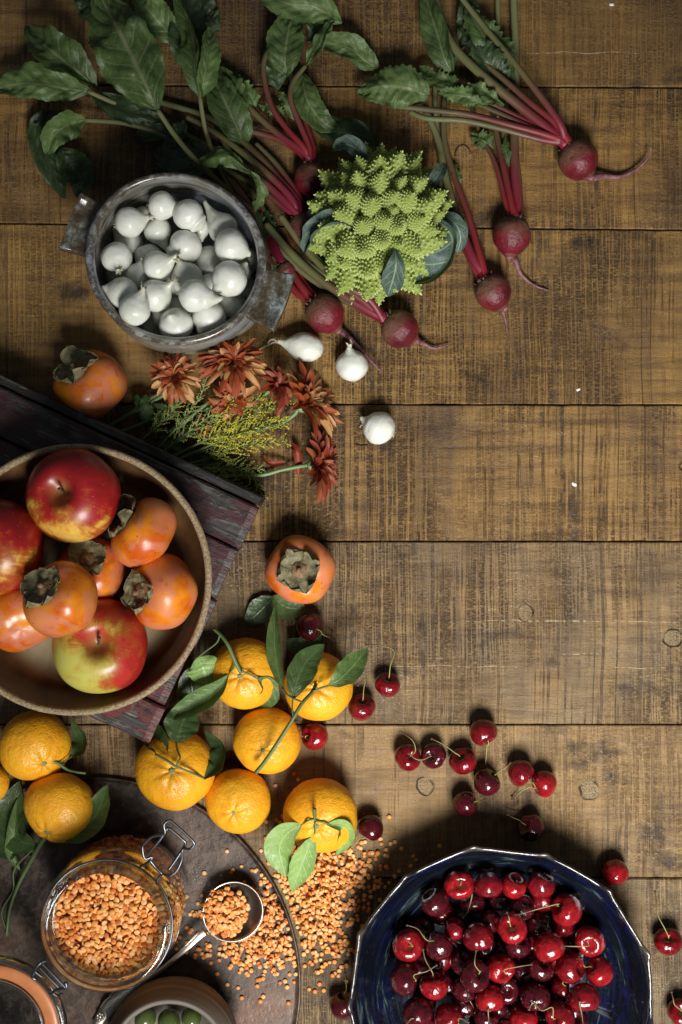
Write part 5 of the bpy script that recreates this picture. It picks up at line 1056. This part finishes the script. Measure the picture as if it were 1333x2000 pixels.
beet(1000, 460, 38, (1004, 418), [(1006, 508, 8), (1018, 535, 5), (1042, 556, 3), (1073, 568, 2.5)], 'beetroot standing second from the right with upright stems and a tail bent right', 2.4,
     stems=[([(1012, 400, 18), (1006, 330, 16), (1005, 240, 12), (1008, 120, 9), (1003, -15, 8)], 12, STEMO), ([(1000, 400, 22), (985, 330, 18), (972, 270, 12), (960, 200, 8)], 9), ([(1005, 400, 14), (1010, 340, 12), (1000, 260, 9), (985, 180, 7)], 8), ([(990, 400, 18), (968, 320, 14), (940, 262, 8), (915, 190, 6)], 7), ([(1014, 402, 20), (1014, 350, 17), (1005, 280, 13)], 8), ([(996, 400, 12), (990, 340, 11), (986, 280, 8), (975, 100, 6), (972, -15, 6)], 8, STEMO)],
     leaves=[([(1004, 160, 12), (970, 105, 20), (935, 55, 24), (910, 10, 18)], 34, G_, {'serr': .12, 'ruffle': .25}), ([(990, 175, 10), (960, 130, 24), (938, 95, 26), (935, 60, 18)], 30, D_, {'serr': .13, 'ruffle': .3}), ([(1000, 330, 14), (990, 300, 16), (986, 262, 10)], 9, G_, {'serr': .1, 'ruffle': .3}), ([(965, 290, 8), (945, 275, 13), (918, 262, 9)], 17, G_, {'serr': .15, 'ruffle': .3}), ([(900, 95, 12), (912, 60, 16), (915, 10, 14), (905, -25, 12)], 22, D_, {'ruffle': .25})])
beet(964, 571, 35, (942, 540), [(983, 606, 7), (988, 628, 4), (991, 652, 3)], 'smallest beetroot, right of the romanesco, with a short straight tail', 3.9,
     stems=[([(925, 505, 20), (895, 430, 16), (872, 350, 12), (855, 270, 8), (832, 215, 7)], 11, STEMO), ([(938, 500, 20), (915, 420, 16), (885, 335, 11), (868, 270, 8), (868, 190, 6)], 9), ([(915, 500, 16), (893, 450, 13), (870, 400, 10), (858, 340, 7)], 8), ([(930, 510, 12), (900, 440, 10), (868, 340, 7), (853, 240, 5), (850, 160, 5)], 8, STEMO)],
     leaves=[([(912, 470, 10), (895, 430, 14), (885, 400, 10)], 12, G_, {'serr': .15, 'ruffle': .4}), ([(900, 370, 8), (893, 345, 12), (890, 320, 8)], 10, G_, {'serr': .15, 'ruffle': .4}), ([(880, 150, 6), (872, 110, 8), (862, 60, 6)], 22, D_, {})])
beet(635, 612, 38, (607, 578), [(672, 650, 9), (702, 680, 10), (728, 708, 16), (748, 729, 9)], 'beetroot below the romanesco with a long tail reaching over a round onion', 4.2,
     stems=[([(590, 560, 18), (560, 515, 14), (530, 470, 10), (505, 420, 8)], 10), ([(580, 570, 14), (548, 530, 11), (520, 490, 8), (490, 400, 6)], 10), ([(595, 555, 12), (570, 505, 10), (540, 450, 8), (470, 340, 8)], 9), ([(588, 575, 10), (560, 545, 8), (530, 505, 6)], 9)],
     leaves=[([(380, 325, 58), (412, 305, 78), (445, 305, 82), (492, 338, 60)], 19, G_, {'ruffle': .3, 'curl': -.5, 'roll': .2}), ([(492, 335, 60), (505, 365, 52), (503, 390, 40), (498, 415, 26)], 15, L_, {'ruffle': .3, 'roll': .8, 'curl': .6}),
             ([(535, 500, 8), (515, 460, 14), (500, 420, 12), (490, 395, 8)], 16, G_, {'serr': .15, 'ruffle': .4}), ([(545, 470, 10), (528, 440, 14), (520, 410, 10)], 12, D_, {'serr': .15, 'ruffle': .4}), ([(575, 560, 8), (545, 525, 14), (525, 500, 8)], 11, L_, {'serr': .15, 'ruffle': .5})])
beet(781, 642, 37, (742, 614), [(822, 668, 8), (848, 680, 5), (877, 673, 4)], 'beetroot lying furthest down the table with cut off green stem ends', 5.6,
     stems=[([(720, 595, 26), (660, 548, 30), (600, 488, 28), (548, 421, 22)], 11, STEMO), ([(715, 602, 24), (640, 555, 26), (575, 500, 24), (520, 437, 18)], 12, STEMO), ([(725, 590, 22), (670, 560, 24), (610, 520, 22), (560, 480, 14)], 9, STEMO), ([(722, 585, 32), (680, 560, 36), (640, 530, 34), (600, 490, 28), (572, 455, 20)], 9, STEMO), ([(715, 608, 18), (650, 572, 18), (590, 530, 16), (540, 480, 12)], 9, STEMO)])
beet(606, 350, 32, (607, 318), None, 'dark beetroot in shadow at the upper left side of the romanesco', 6.3,
     stems=[([(595, 290, 22), (560, 250, 22), (530, 205, 24), (515, 140, 26), (524, 100, 26), (560, 62, 20)], 8), ([(605, 290, 20), (585, 240, 22), (568, 195, 26), (573, 160, 26), (597, 128, 22)], 8), ([(590, 300, 16), (540, 270, 14), (475, 252, 12), (440, 240, 10)], 9), ([(612, 292, 16), (600, 250, 14), (580, 190, 10), (560, 120, 8)], 9), ([(598, 300, 20), (540, 258, 18), (478, 200, 16), (425, 130, 14), (400, 70, 10)], 9, STEMO)],
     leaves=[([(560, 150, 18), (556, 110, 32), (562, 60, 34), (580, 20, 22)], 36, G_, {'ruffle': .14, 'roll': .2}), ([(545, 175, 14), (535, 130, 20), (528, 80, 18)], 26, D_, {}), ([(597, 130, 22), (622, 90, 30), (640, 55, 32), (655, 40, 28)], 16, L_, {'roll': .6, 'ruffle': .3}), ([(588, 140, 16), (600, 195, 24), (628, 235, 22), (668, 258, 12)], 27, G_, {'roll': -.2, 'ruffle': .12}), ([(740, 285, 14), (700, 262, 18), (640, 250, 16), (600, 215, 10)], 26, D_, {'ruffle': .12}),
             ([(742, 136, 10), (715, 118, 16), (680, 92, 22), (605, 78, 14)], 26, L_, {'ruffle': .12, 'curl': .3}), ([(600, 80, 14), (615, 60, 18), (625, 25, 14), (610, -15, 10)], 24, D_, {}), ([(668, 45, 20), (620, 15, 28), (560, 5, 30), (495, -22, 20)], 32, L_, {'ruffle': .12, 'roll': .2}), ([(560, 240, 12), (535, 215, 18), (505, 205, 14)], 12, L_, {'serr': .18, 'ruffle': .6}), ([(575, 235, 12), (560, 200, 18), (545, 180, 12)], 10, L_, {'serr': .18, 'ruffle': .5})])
beet(592, 448, 31, (583, 415), None, 'dark beetroot in shadow between the ceramic pot and the romanesco', 7.7,
     stems=[([(572, 390, 24), (530, 345, 24), (470, 295, 22), (420, 258, 20), (365, 228, 16)], 9, STEMO), ([(565, 400, 22), (515, 355, 20), (440, 305, 18), (360, 262, 14), (310, 238, 10)], 10, STEMO), ([(578, 388, 20), (545, 350, 18), (500, 300, 16), (420, 235, 12), (310, 198, 10)], 10, STEMO), ([(560, 408, 18), (510, 370, 14), (440, 330, 10), (380, 300, 8)], 8, STEMO), ([(585, 385, 18), (570, 360, 16), (540, 320, 12), (500, 280, 9)], 8)],
     leaves=[([(478, 290, 10), (465, 250, 26), (440, 200, 32), (405, 130, 16)], 36, G_, {'ruffle': .10, 'roll': -.2, 'curl': .2}), ([(470, 240, 16), (462, 200, 24), (450, 165, 22), (430, 130, 16)], 25, G_, {'serr': .06, 'ruffle': .3}), ([(500, 215, 10), (490, 185, 18), (468, 165, 14), (455, 140, 10)], 16, L_, {'serr': .16, 'ruffle': .5})])
# bunch of bigger leaves at the upper left, one plant
beet(560, 530, 20, (545, 505), None, 'beetroot hidden under the stems with the biggest leaves fanning to the upper left', 9.4, z=.012,
     stems=[([(500, 420, 10), (455, 380, 22), (392, 322, 62), (345, 268, 58), (308, 214, 56)], 8, STEMO), ([(470, 400, 6), (425, 320, 12), (404, 262, 40), (393, 205, 48), (390, 170, 46)], 7, STEMO), ([(440, 340, 6), (330, 270, 16), (250, 242, 22), (165, 234, 20)], 8, STEMO), ([(460, 360, 5), (330, 240, 10), (235, 205, 18), (172, 178, 24)], 8, STEMO), ([(480, 350, 6), (430, 260, 10), (390, 130, 18), (350, 78, 30), (320, 30, 28)], 8, STEMO)],
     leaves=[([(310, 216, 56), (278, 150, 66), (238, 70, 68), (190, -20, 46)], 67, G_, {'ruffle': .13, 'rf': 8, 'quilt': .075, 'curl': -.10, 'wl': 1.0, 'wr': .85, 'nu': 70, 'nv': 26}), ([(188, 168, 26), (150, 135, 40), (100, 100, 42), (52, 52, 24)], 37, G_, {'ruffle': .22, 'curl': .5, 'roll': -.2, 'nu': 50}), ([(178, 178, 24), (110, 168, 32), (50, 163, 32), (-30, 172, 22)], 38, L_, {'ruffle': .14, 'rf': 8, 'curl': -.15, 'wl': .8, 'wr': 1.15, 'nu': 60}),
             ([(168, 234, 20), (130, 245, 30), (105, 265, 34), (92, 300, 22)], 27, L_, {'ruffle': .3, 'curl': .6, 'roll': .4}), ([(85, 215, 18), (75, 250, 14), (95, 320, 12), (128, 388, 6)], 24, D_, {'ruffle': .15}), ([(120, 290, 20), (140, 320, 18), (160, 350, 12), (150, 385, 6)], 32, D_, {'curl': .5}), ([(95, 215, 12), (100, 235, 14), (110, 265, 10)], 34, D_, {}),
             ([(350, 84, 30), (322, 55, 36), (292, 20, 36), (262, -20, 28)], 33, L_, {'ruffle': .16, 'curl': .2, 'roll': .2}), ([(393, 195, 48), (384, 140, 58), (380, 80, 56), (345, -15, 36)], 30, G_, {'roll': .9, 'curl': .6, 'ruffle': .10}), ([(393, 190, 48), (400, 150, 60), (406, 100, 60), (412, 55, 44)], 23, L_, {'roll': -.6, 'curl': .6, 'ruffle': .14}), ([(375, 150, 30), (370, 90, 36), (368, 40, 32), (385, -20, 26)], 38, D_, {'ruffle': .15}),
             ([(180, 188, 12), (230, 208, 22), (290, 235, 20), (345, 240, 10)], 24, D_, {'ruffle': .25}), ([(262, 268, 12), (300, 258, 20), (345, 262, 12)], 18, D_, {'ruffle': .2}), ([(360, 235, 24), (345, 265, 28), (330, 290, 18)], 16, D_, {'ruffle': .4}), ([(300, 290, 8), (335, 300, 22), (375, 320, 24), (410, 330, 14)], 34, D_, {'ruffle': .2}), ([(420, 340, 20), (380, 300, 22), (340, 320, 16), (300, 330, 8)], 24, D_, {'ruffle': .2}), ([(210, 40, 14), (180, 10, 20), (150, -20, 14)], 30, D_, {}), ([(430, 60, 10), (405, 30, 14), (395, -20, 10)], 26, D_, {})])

# ------------------------------------------------------------------ romanesco
def cone_bits(acc, atr, base, ax, h, r, seg, a0, a1, spin=0.0):
    """small faceted cone appended to acc with a blunt tip"""
    ax = np.array(ax) / (np.linalg.norm(ax) + 1e-9); s_ = np.cross(ax, [0.3, .2, .93]); s_ /= np.linalg.norm(s_) + 1e-9; t_ = np.cross(ax, s_); n0 = acc['n']
    for q, (hh, rr) in enumerate(((-.15, 1.0), (.45, .72), (.85, .30))):
        for k in range(seg):
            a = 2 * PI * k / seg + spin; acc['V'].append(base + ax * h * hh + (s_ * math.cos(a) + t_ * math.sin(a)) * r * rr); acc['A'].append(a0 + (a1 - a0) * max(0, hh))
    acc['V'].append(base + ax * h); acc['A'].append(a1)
    for q in range(2):
        for k in range(seg): acc['F'].append((n0 + q * seg + k, n0 + q * seg + (k + 1) % seg, n0 + (q + 1) * seg + (k + 1) % seg, n0 + (q + 1) * seg + k))
    for k in range(seg): acc['F'].append((n0 + 2 * seg + k, n0 + 2 * seg + (k + 1) % seg, n0 + 3 * seg))
    acc['n'] += 3 * seg + 1
GA = 2.399963
def floret_mesh(seed):
    acc = {'V': [], 'F': [], 'A': [], 'n': 0}; N1 = 84; hgt = 2.0
    def surf(u):  # u 0 tip .. 1 base on a slightly convex cone
        return .92 * u ** .80, hgt * (1 - u) ** 1.0
    for k in range(1, N1 + 1):
        u = (k / N1) ** .62; rr, zz = surf(u); a = k * GA + seed; base = np.array([rr * math.cos(a), rr * math.sin(a), zz * .96])
        ax = np.array([math.cos(a) * .95, math.sin(a) * .95, .62]); s1 = .040 + .140 * u
        cone_bits(acc, None, base - ax * s1 * .25, ax, s1 * 1.55, s1 * .78, 6, .10, .75)
        axn = ax / np.linalg.norm(ax); sv = np.cross(axn, [0, 0, 1.0]); sv /= np.linalg.norm(sv); tv = np.cross(axn, sv)
        n2 = 7 + int(10 * u)
        for q in range(1, n2 + 1):
            u2 = (q / n2) ** .6; a2 = q * GA; pb = base - ax * s1 * .25 + axn * s1 * 1.5 * (1 - u2) + (sv * math.cos(a2) + tv * math.sin(a2)) * s1 * .80 * u2
            ax2 = axn * .6 + (sv * math.cos(a2) + tv * math.sin(a2)) * .9; s2 = s1 * (.10 + .17 * u2)
            cone_bits(acc, None, pb, ax2, s2 * 1.8, s2, 4, .35, 1.0)
    cone_bits(acc, None, np.array([0, 0, hgt * .86]), (0, 0, 1), .22, .09, 6, .5, 1.0)
    V, F = lathe([(0, hgt * .93), (.20, hgt * .80), (.48, hgt * .5), (.80, hgt * .12), (.92, -.05), (.70, -.6), (0, -.9)], 16); n0 = acc['n']
    acc['V'] += list(V); acc['A'] += [.0] * len(V); acc['F'] += [tuple(x + n0 for x in f) for f in F]
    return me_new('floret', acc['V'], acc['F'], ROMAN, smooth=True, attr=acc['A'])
FM = [floret_mesh(k * .9) for k in range(3)]
rc = W(738, 440, .03); rom = thing('romanesco', 'lime green romanesco head of pointed spiral florets with blue grey leaves round it', 'romanesco', (rc.x, rc.y, 0))
apex = Vector((.20, .02, 1)).normalized(); RAD = Vector((.0465, .0510, .048)); cz = .036
V, F = lathe([(math.sin(a), math.cos(a)) for a in np.linspace(0, PI, 20)], 32); V = V * np.array([RAD.x * .80, RAD.y * .80, .040]); o = part('heart', me_new('romanesco_heart', V, F, ROMAN, attr=[0] * len(V)), rom); o.location = (0, 0, cz + .002)
NFL = 66; rgx = random.Random(3); Ra = Vector((0, 0, 1)).rotation_difference(apex).to_matrix()
for k in range(NFL):
    u = ((k + .6) / NFL); th = math.radians(116) * u ** .60; a = -k * GA; dl = Ra @ Vector((math.sin(th) * math.cos(a), math.sin(th) * math.sin(a), math.cos(th)))
    dl = (dl + Vector((rgx.uniform(-.08, .08), rgx.uniform(-.08, .08), 0))).normalized()
    fa = math.atan2(dl.y, dl.x); hz_ = math.hypot(dl.x, dl.y) ** 3; lumpf = 1 + hz_ * (.10 * math.exp(-((fa - 1.25) / .35) ** 2) + .12 * math.exp(-((fa + 1.95) / .35) ** 2) - .20 * math.exp(-((fa + .85) / .45) ** 2) - .13 * math.exp(-((fa - 2.35) / .35) ** 2) + .06 * math.exp(-((fa - .15) / .3) ** 2)) + rgx.uniform(-.06, .06)
    p = Vector((dl.x * RAD.x * lumpf, dl.y * RAD.y * lumpf, dl.z * RAD.z)) * .93; p.z = max(p.z, -cz + .010)
    nrm = Vector((dl.x / RAD.x, dl.y / RAD.y, dl.z / RAD.z)).normalized(); nrm = (nrm * .85 + apex * .30 + Vector((rgx.uniform(-.25, .25), rgx.uniform(-.25, .25), .10))).normalized()
    s_ = (.0078 + .0098 * min(1, u * 1.15) ** .7) * rgx.uniform(.80, 1.22)
    Mx = Matrix.Translation(Vector((0, 0, cz)) + p) @ frame_to(nrm, rgx.uniform(0, 6)).to_4x4() @ Matrix.Scale(s_, 4)
    part('floret', FM[k % 3], rom, Mx)
def rleaf(pts_, hw, **k):
    k.setdefault('curl', .45); k.setdefault('ruffle', .10); k.setdefault('quilt', .05); zm = sum(p[2] for p in pts_) / len(pts_) / 1000
    V, F, uv = leaf_vf(P3(pts_), RP(hw, zm), prof=k.pop('prof', 'round'), nu=34, nv=14, veins=5, seed=random.random() * 9, **k); wpart('leaf', V, F, KALE, rom, uv=uv)
rleaf([(850, 425, 30), (884, 462, 40), (876, 512, 40), (840, 548, 30), (796, 556, 20)], 40, wl=.22, wr=1.35, curl=.5, roll=-.15); rleaf([(868, 418, 22), (892, 440, 30), (900, 465, 28), (894, 494, 20)], 16)
rleaf([(772, 488, 84), (774, 515, 88), (768, 545, 76), (757, 580, 44)], 22, curl=.15, prof='citrus', bend=.4); rleaf([(694, 448, 66), (662, 436, 72), (622, 450, 62), (596, 496, 34)], 22, curl=.8, roll=-.5, wl=.6); rleaf([(660, 390, 46), (640, 400, 48), (622, 412, 40), (598, 424, 26)], 14, curl=.3, roll=.3)
rleaf([(706, 318, 42), (700, 295, 52), (678, 282, 48), (650, 290, 30)], 16, curl=.6); rleaf([(832, 370, 36), (848, 352, 44), (860, 335, 40), (869, 318, 30)], 13, curl=.4); rleaf([(655, 530, 14), (630, 520, 18), (612, 500, 16)], 16, curl=.4)

# ------------------------------------------------------------------ chrysanthemums
def mum(px, py, z, d, stempts, label, n=44, R=46, seed=1, mt=None, spread=(0.25, 1.5), droop=.3):
    c = W(px, py, z / 1000); t = thing('chrysanthemum', label, 'flower', (c.x, c.y, 0), 'rust chrysanthemums in the loose bunch')
    rgx = random.Random(seed); M3 = frame_to(d, seed); dn = Vector(d).normalized()
    for k in range(n):
        u = (k + .5) / n; a = k * GA + rgx.uniform(-.15, .15); op = spread[0] + (spread[1] - spread[0]) * u ** .75 + rgx.uniform(-.12, .12); L = R * S * (.50 + .5 * u) * rgx.uniform(.85, 1.12)
        dr = droop * rgx.uniform(.2, 1.3)
        P = []
        for s_ in (0, .33, .66, 1):
            o_ = op + dr * s_ * s_ - .25 * (1 - s_) * op; q = L * s_; P.append((.0014 + q * math.sin(o_), 0, q * math.cos(o_)))
        Rz = Matrix.Rotation(a, 3, 'Z'); P = [tuple(c + M3 @ (Rz @ Vector(p))) for p in P]
        lo_ = min(p[2] for p in P)
        if lo_ < .0015: P = [(x, y, max(zv, .0018 + .0003 * (k % 7))) for x, y, zv in P]
        V, F, uv = leaf_vf(P, .0031 * rgx.uniform(.75, 1.2), 10, 5, 'petal', curl=.5 if rgx.random() < .6 else -.4, ruffle=.10, roll=rgx.uniform(-.5, .5), quilt=0, minz=.0015, seed=k)
        wpart('petal', V, F, mt or PETAL, t, uv=uv)
    V, F = lathe([(0, -.0045), (.0028, -.0042), (.0052, -.0018), (.0060, .0008), (.0035, .003), (0, .0032)], 20, lambda i, q, zz, th: (q * (1 + .08 * math.cos(9 * th)), zz)); wpart('calyx', xf(V, M3, tuple(c)), F, GSTEM, t)
    P = [tuple(c - dn * .004)] + P3(stempts); V, F, uv = tube(P, [.0019, .0017, .0018, .0020], 36, 8); wpart('stem', V, F, GSTEM, t)
    return t
f1 = mum(343, 736, 44, (-.12, .10, .95), [(368, 722, 36), (330, 765, 18), (230, 822, 5), (165, 868, 61)][:3], 'rust chrysanthemum at the left end of the bunch nearest the persimmon', 60, 54, 2)
f2 = mum(455, 712, 52, (.15, .35, .85), [(430, 765, 36), (390, 800, 22), (300, 870, 64)][:2] + [(345, 838, 14)], 'largest rust chrysanthemum overlapping the lower rim of the ceramic pot', 78, 70, 3)
f3 = mum(455, 780, 34, (.10, -.45, .75), [(425, 790, 24), (380, 812, 14), (330, 845, 10)], 'rust chrysanthemum with drooping petals under the largest one', 44, 52, 4)
f4 = mum(536, 757, 40, (.75, .25, .45), [(515, 772, 30), (470, 800, 18), (390, 850, 10)], 'small rust chrysanthemum seen from the side between the goldenrod and the fanned bloom', 38, 50, 5, PETALR)
f5 = mum(588, 795, 24, (.72, .42, .42), [(575, 810, 18), (545, 828, 12), (470, 850, 8), (400, 870, 8)], 'rust chrysanthemum seen from behind with pale petals fanning to the right', 62, 88, 6, spread=(.15, 1.15), droop=.15)
f6 = mum(610, 908, 18, (.93, .02, .32), [(590, 910, 12), (550, 918, 8), (510, 928, 6), (440, 930, 6)], 'lowest dark rust chrysanthemum on its own pale green stem, farthest to the right', 56, 82, 7, PETALR, spread=(.2, 1.25), droop=.25)
f7 = mum(395, 832, 20, (-.3, -.1, .8), [(380, 840, 12), (350, 855, 9), (320, 868, 8)], 'tiny dark red chrysanthemum half hidden under the goldenrod', 18, 26, 8, PETALR)
for (pp, hw) in (([(568, 868, 8), (580, 880, 14), (584, 905, 8), (583, 928, 3)], 8), ([(515, 895, 6), (530, 905, 9), (560, 903, 5)], 5)):
    t = thing('fallen_petal', 'curled red petal standing by the stem of the lowest chrysanthemum' if hw == 8 else 'dull narrow petal lying under the goldenrod tips', 'petal', tuple(W(*pp[0][:2])), 'loose petals'); V, F, uv = leaf_vf(P3(pp), hw * S, 14, 6, 'petal', curl=.7, quilt=0, minz=.001); wpart('petal', V, F, PETALR, t, uv=uv)
for (pp, hw) in (([(290, 830, 10), (282, 800, 18), (270, 782, 20), (258, 775, 16)], 12), ([(300, 810, 16), (285, 795, 24), (286, 770, 22)], 12), ([(310, 830, 12), (320, 800, 20), (300, 790, 18)], 10), ([(360, 880, 8), (330, 862, 14), (300, 868, 8)], 13), ([(420, 915, 8), (400, 900, 14), (380, 905, 6)], 11)):
    V, F, uv = leaf_vf(P3(pp), hw * S, 24, 10, 'beet', curl=.3, ruffle=.3, quilt=.06, serr=.18, minz=.002, seed=hw); wpart('leaf', V, F, HERB, f1, uv=uv)
for pts_ in ([(165, 850, 6), (230, 822, 7), (300, 775, 16), (340, 760, 24)], [(215, 850, 6), (270, 830, 7), (330, 800, 12), (375, 770, 26)]):
    V, F, uv = tube(P3(pts_), [.0018, .0016], 30, 7); wpart('stem', V, F, GDARK, f1)

# ------------------------------------------------------------------ goldenrod
BV = np.array([(0, 0, 1.0), (.5, 0, .2), (0, .5, .2), (-.5, 0, .2), (0, -.5, .2), (0, 0, -.7)]); BF = [(0, 1, 2), (0, 2, 3), (0, 3, 4), (0, 4, 1), (5, 2, 1), (5, 3, 2), (5, 4, 3), (5, 1, 4)]
def goldenrod(pts_, label, seed, mt, spreadw=26, nb=16, f0=.30, size=.0013):
    rgx = random.Random(seed); P = spline(P3(pts_), 60); t = thing('goldenrod_sprig', label, 'goldenrod', (P[0][0], P[0][1], 0), 'goldenrod sprigs in the loose bunch')
    V, F, uv = tube(P, [.0013, .0010, .0005], None, 6); wpart('stem', V, F, GDARK, t)
    acc = []; buds = []
    for k in range(nb):
        u = f0 + (1 - f0) * (k + rgx.random()) / nb; i = min(58, int(u * 59)); b = P[i]; T = P[i + 1] - P[i]; T /= np.linalg.norm(T); side = np.cross(T, [0, 0, 1]); sg = 1 if k % 2 else -1
        L = 1.25 * spreadw * S * (1.15 - .75 * ((u - f0) / (1 - f0))) * rgx.uniform(.7, 1.25); dirv = T * rgx.uniform(.55, 1.0) + side * sg * rgx.uniform(.3, .8) + np.array([0, 0, rgx.uniform(-.25, .55)]); dirv /= np.linalg.norm(dirv)
        e = b + dirv * L + np.array([0, 0, -.002]) ; e[2] = max(e[2], .003); m_ = (b + e) / 2 + np.array([0, 0, .0025]); B = spline([b, m_, e], 10)
        vv, ff, _ = tube(B, [.0006, .0003], None, 4); acc.append((vv, ff))
        nbud = int(L / .0015) + 3
        for q in range(nbud):
            w_ = .2 + .8 * (q + rgx.random()) / nbud; pb = B[min(9, int(w_ * 9.99))] + np.array([rgx.gauss(0, .0008), rgx.gauss(0, .0008), abs(rgx.gauss(0, .0008))]); pb[2] = max(pb[2], .0025)
            ax = Vector((dirv[0] + rgx.gauss(0, .5), dirv[1] + rgx.gauss(0, .5), dirv[2] + abs(rgx.gauss(0, .6)))); buds.append((xf(BV, frame_to(ax, 0), tuple(pb), size * rgx.uniform(.7, 1.3)), BF))
    V, F = cat(*acc); wpart('branchlets', V, F, BUDG, t); V, F = cat(*buds); o = wpart('blossoms', V, F, mt, t, smooth=False)
goldenrod([(290, 905, 8), (360, 850, 20), (430, 800, 34), (490, 772, 36)], 'green goldenrod sprig rising highest between the rust blooms', 1, BUDG, 26, 26, .25)
goldenrod([(300, 885, 8), (350, 830, 24), (388, 780, 38), (405, 735, 44)], 'goldenrod sprig pointing straight up beside the leftmost rust bloom', 2, BUDG, 20, 20, .35, .0011)
goldenrod([(320, 900, 8), (400, 860, 22), (480, 815, 34), (555, 782, 30)], 'yellow goldenrod sprig ending just under the fanned rust bloom', 3, BUDY, 30, 34, .30, .0014)
goldenrod([(330, 905, 8), (410, 870, 20), (480, 840, 32), (560, 822, 26)], 'brightest yellow goldenrod sprig in the centre of the bunch', 4, BUDY, 32, 38, .35, .0015)
goldenrod([(330, 915, 6), (410, 895, 14), (480, 868, 22), (558, 862, 18)], 'yellow green goldenrod sprig below the brightest one', 5, BUDY, 28, 32, .35, .0014)
goldenrod([(340, 925, 64), (400, 915, 20), (460, 915, 14), (510, 915, 10)][1:], 'dull green goldenrod sprig lying along the crate batten', 6, BUDG, 26, 22, .1, .0012)
goldenrod([(370, 905, 8), (440, 915, 16), (490, 930, 14), (518, 978, 6)], 'lowest goldenrod sprig drooping past the crate corner', 7, BUDG, 20, 22, .2, .0011)
goldenrod([(350, 895, 8), (400, 880, 16), (440, 860, 24), (505, 800, 34)], 'goldenrod sprig crossing behind the brightest one toward the small side bloom', 8, BUDG, 30, 28, .25, .0012)
goldenrod([(330, 880, 8), (365, 850, 16), (420, 840, 22), (470, 848, 24)], 'short goldenrod sprig near the tiny dark red bloom', 9, BUDG, 26, 22, .3, .0012)
goldenrod([(250, 880, 8), (300, 840, 16), (340, 800, 24), (360, 770, 28)], 'goldenrod sprig nearest the leftmost persimmon, pale green', 10, BUDG, 24, 22, .35, .0012)
goldenrod([(340, 915, 8), (400, 925, 18), (450, 940, 16), (495, 962, 8)], 'wispy goldenrod sprig lying just above the crate batten', 11, BUDG, 22, 24, .25, .0012)
goldenrod([(320, 870, 8), (400, 830, 26), (450, 800, 34), (520, 775, 32)], 'goldenrod sprig between the drooping bloom and the small side bloom', 12, BUDY, 22, 24, .45, .0013)
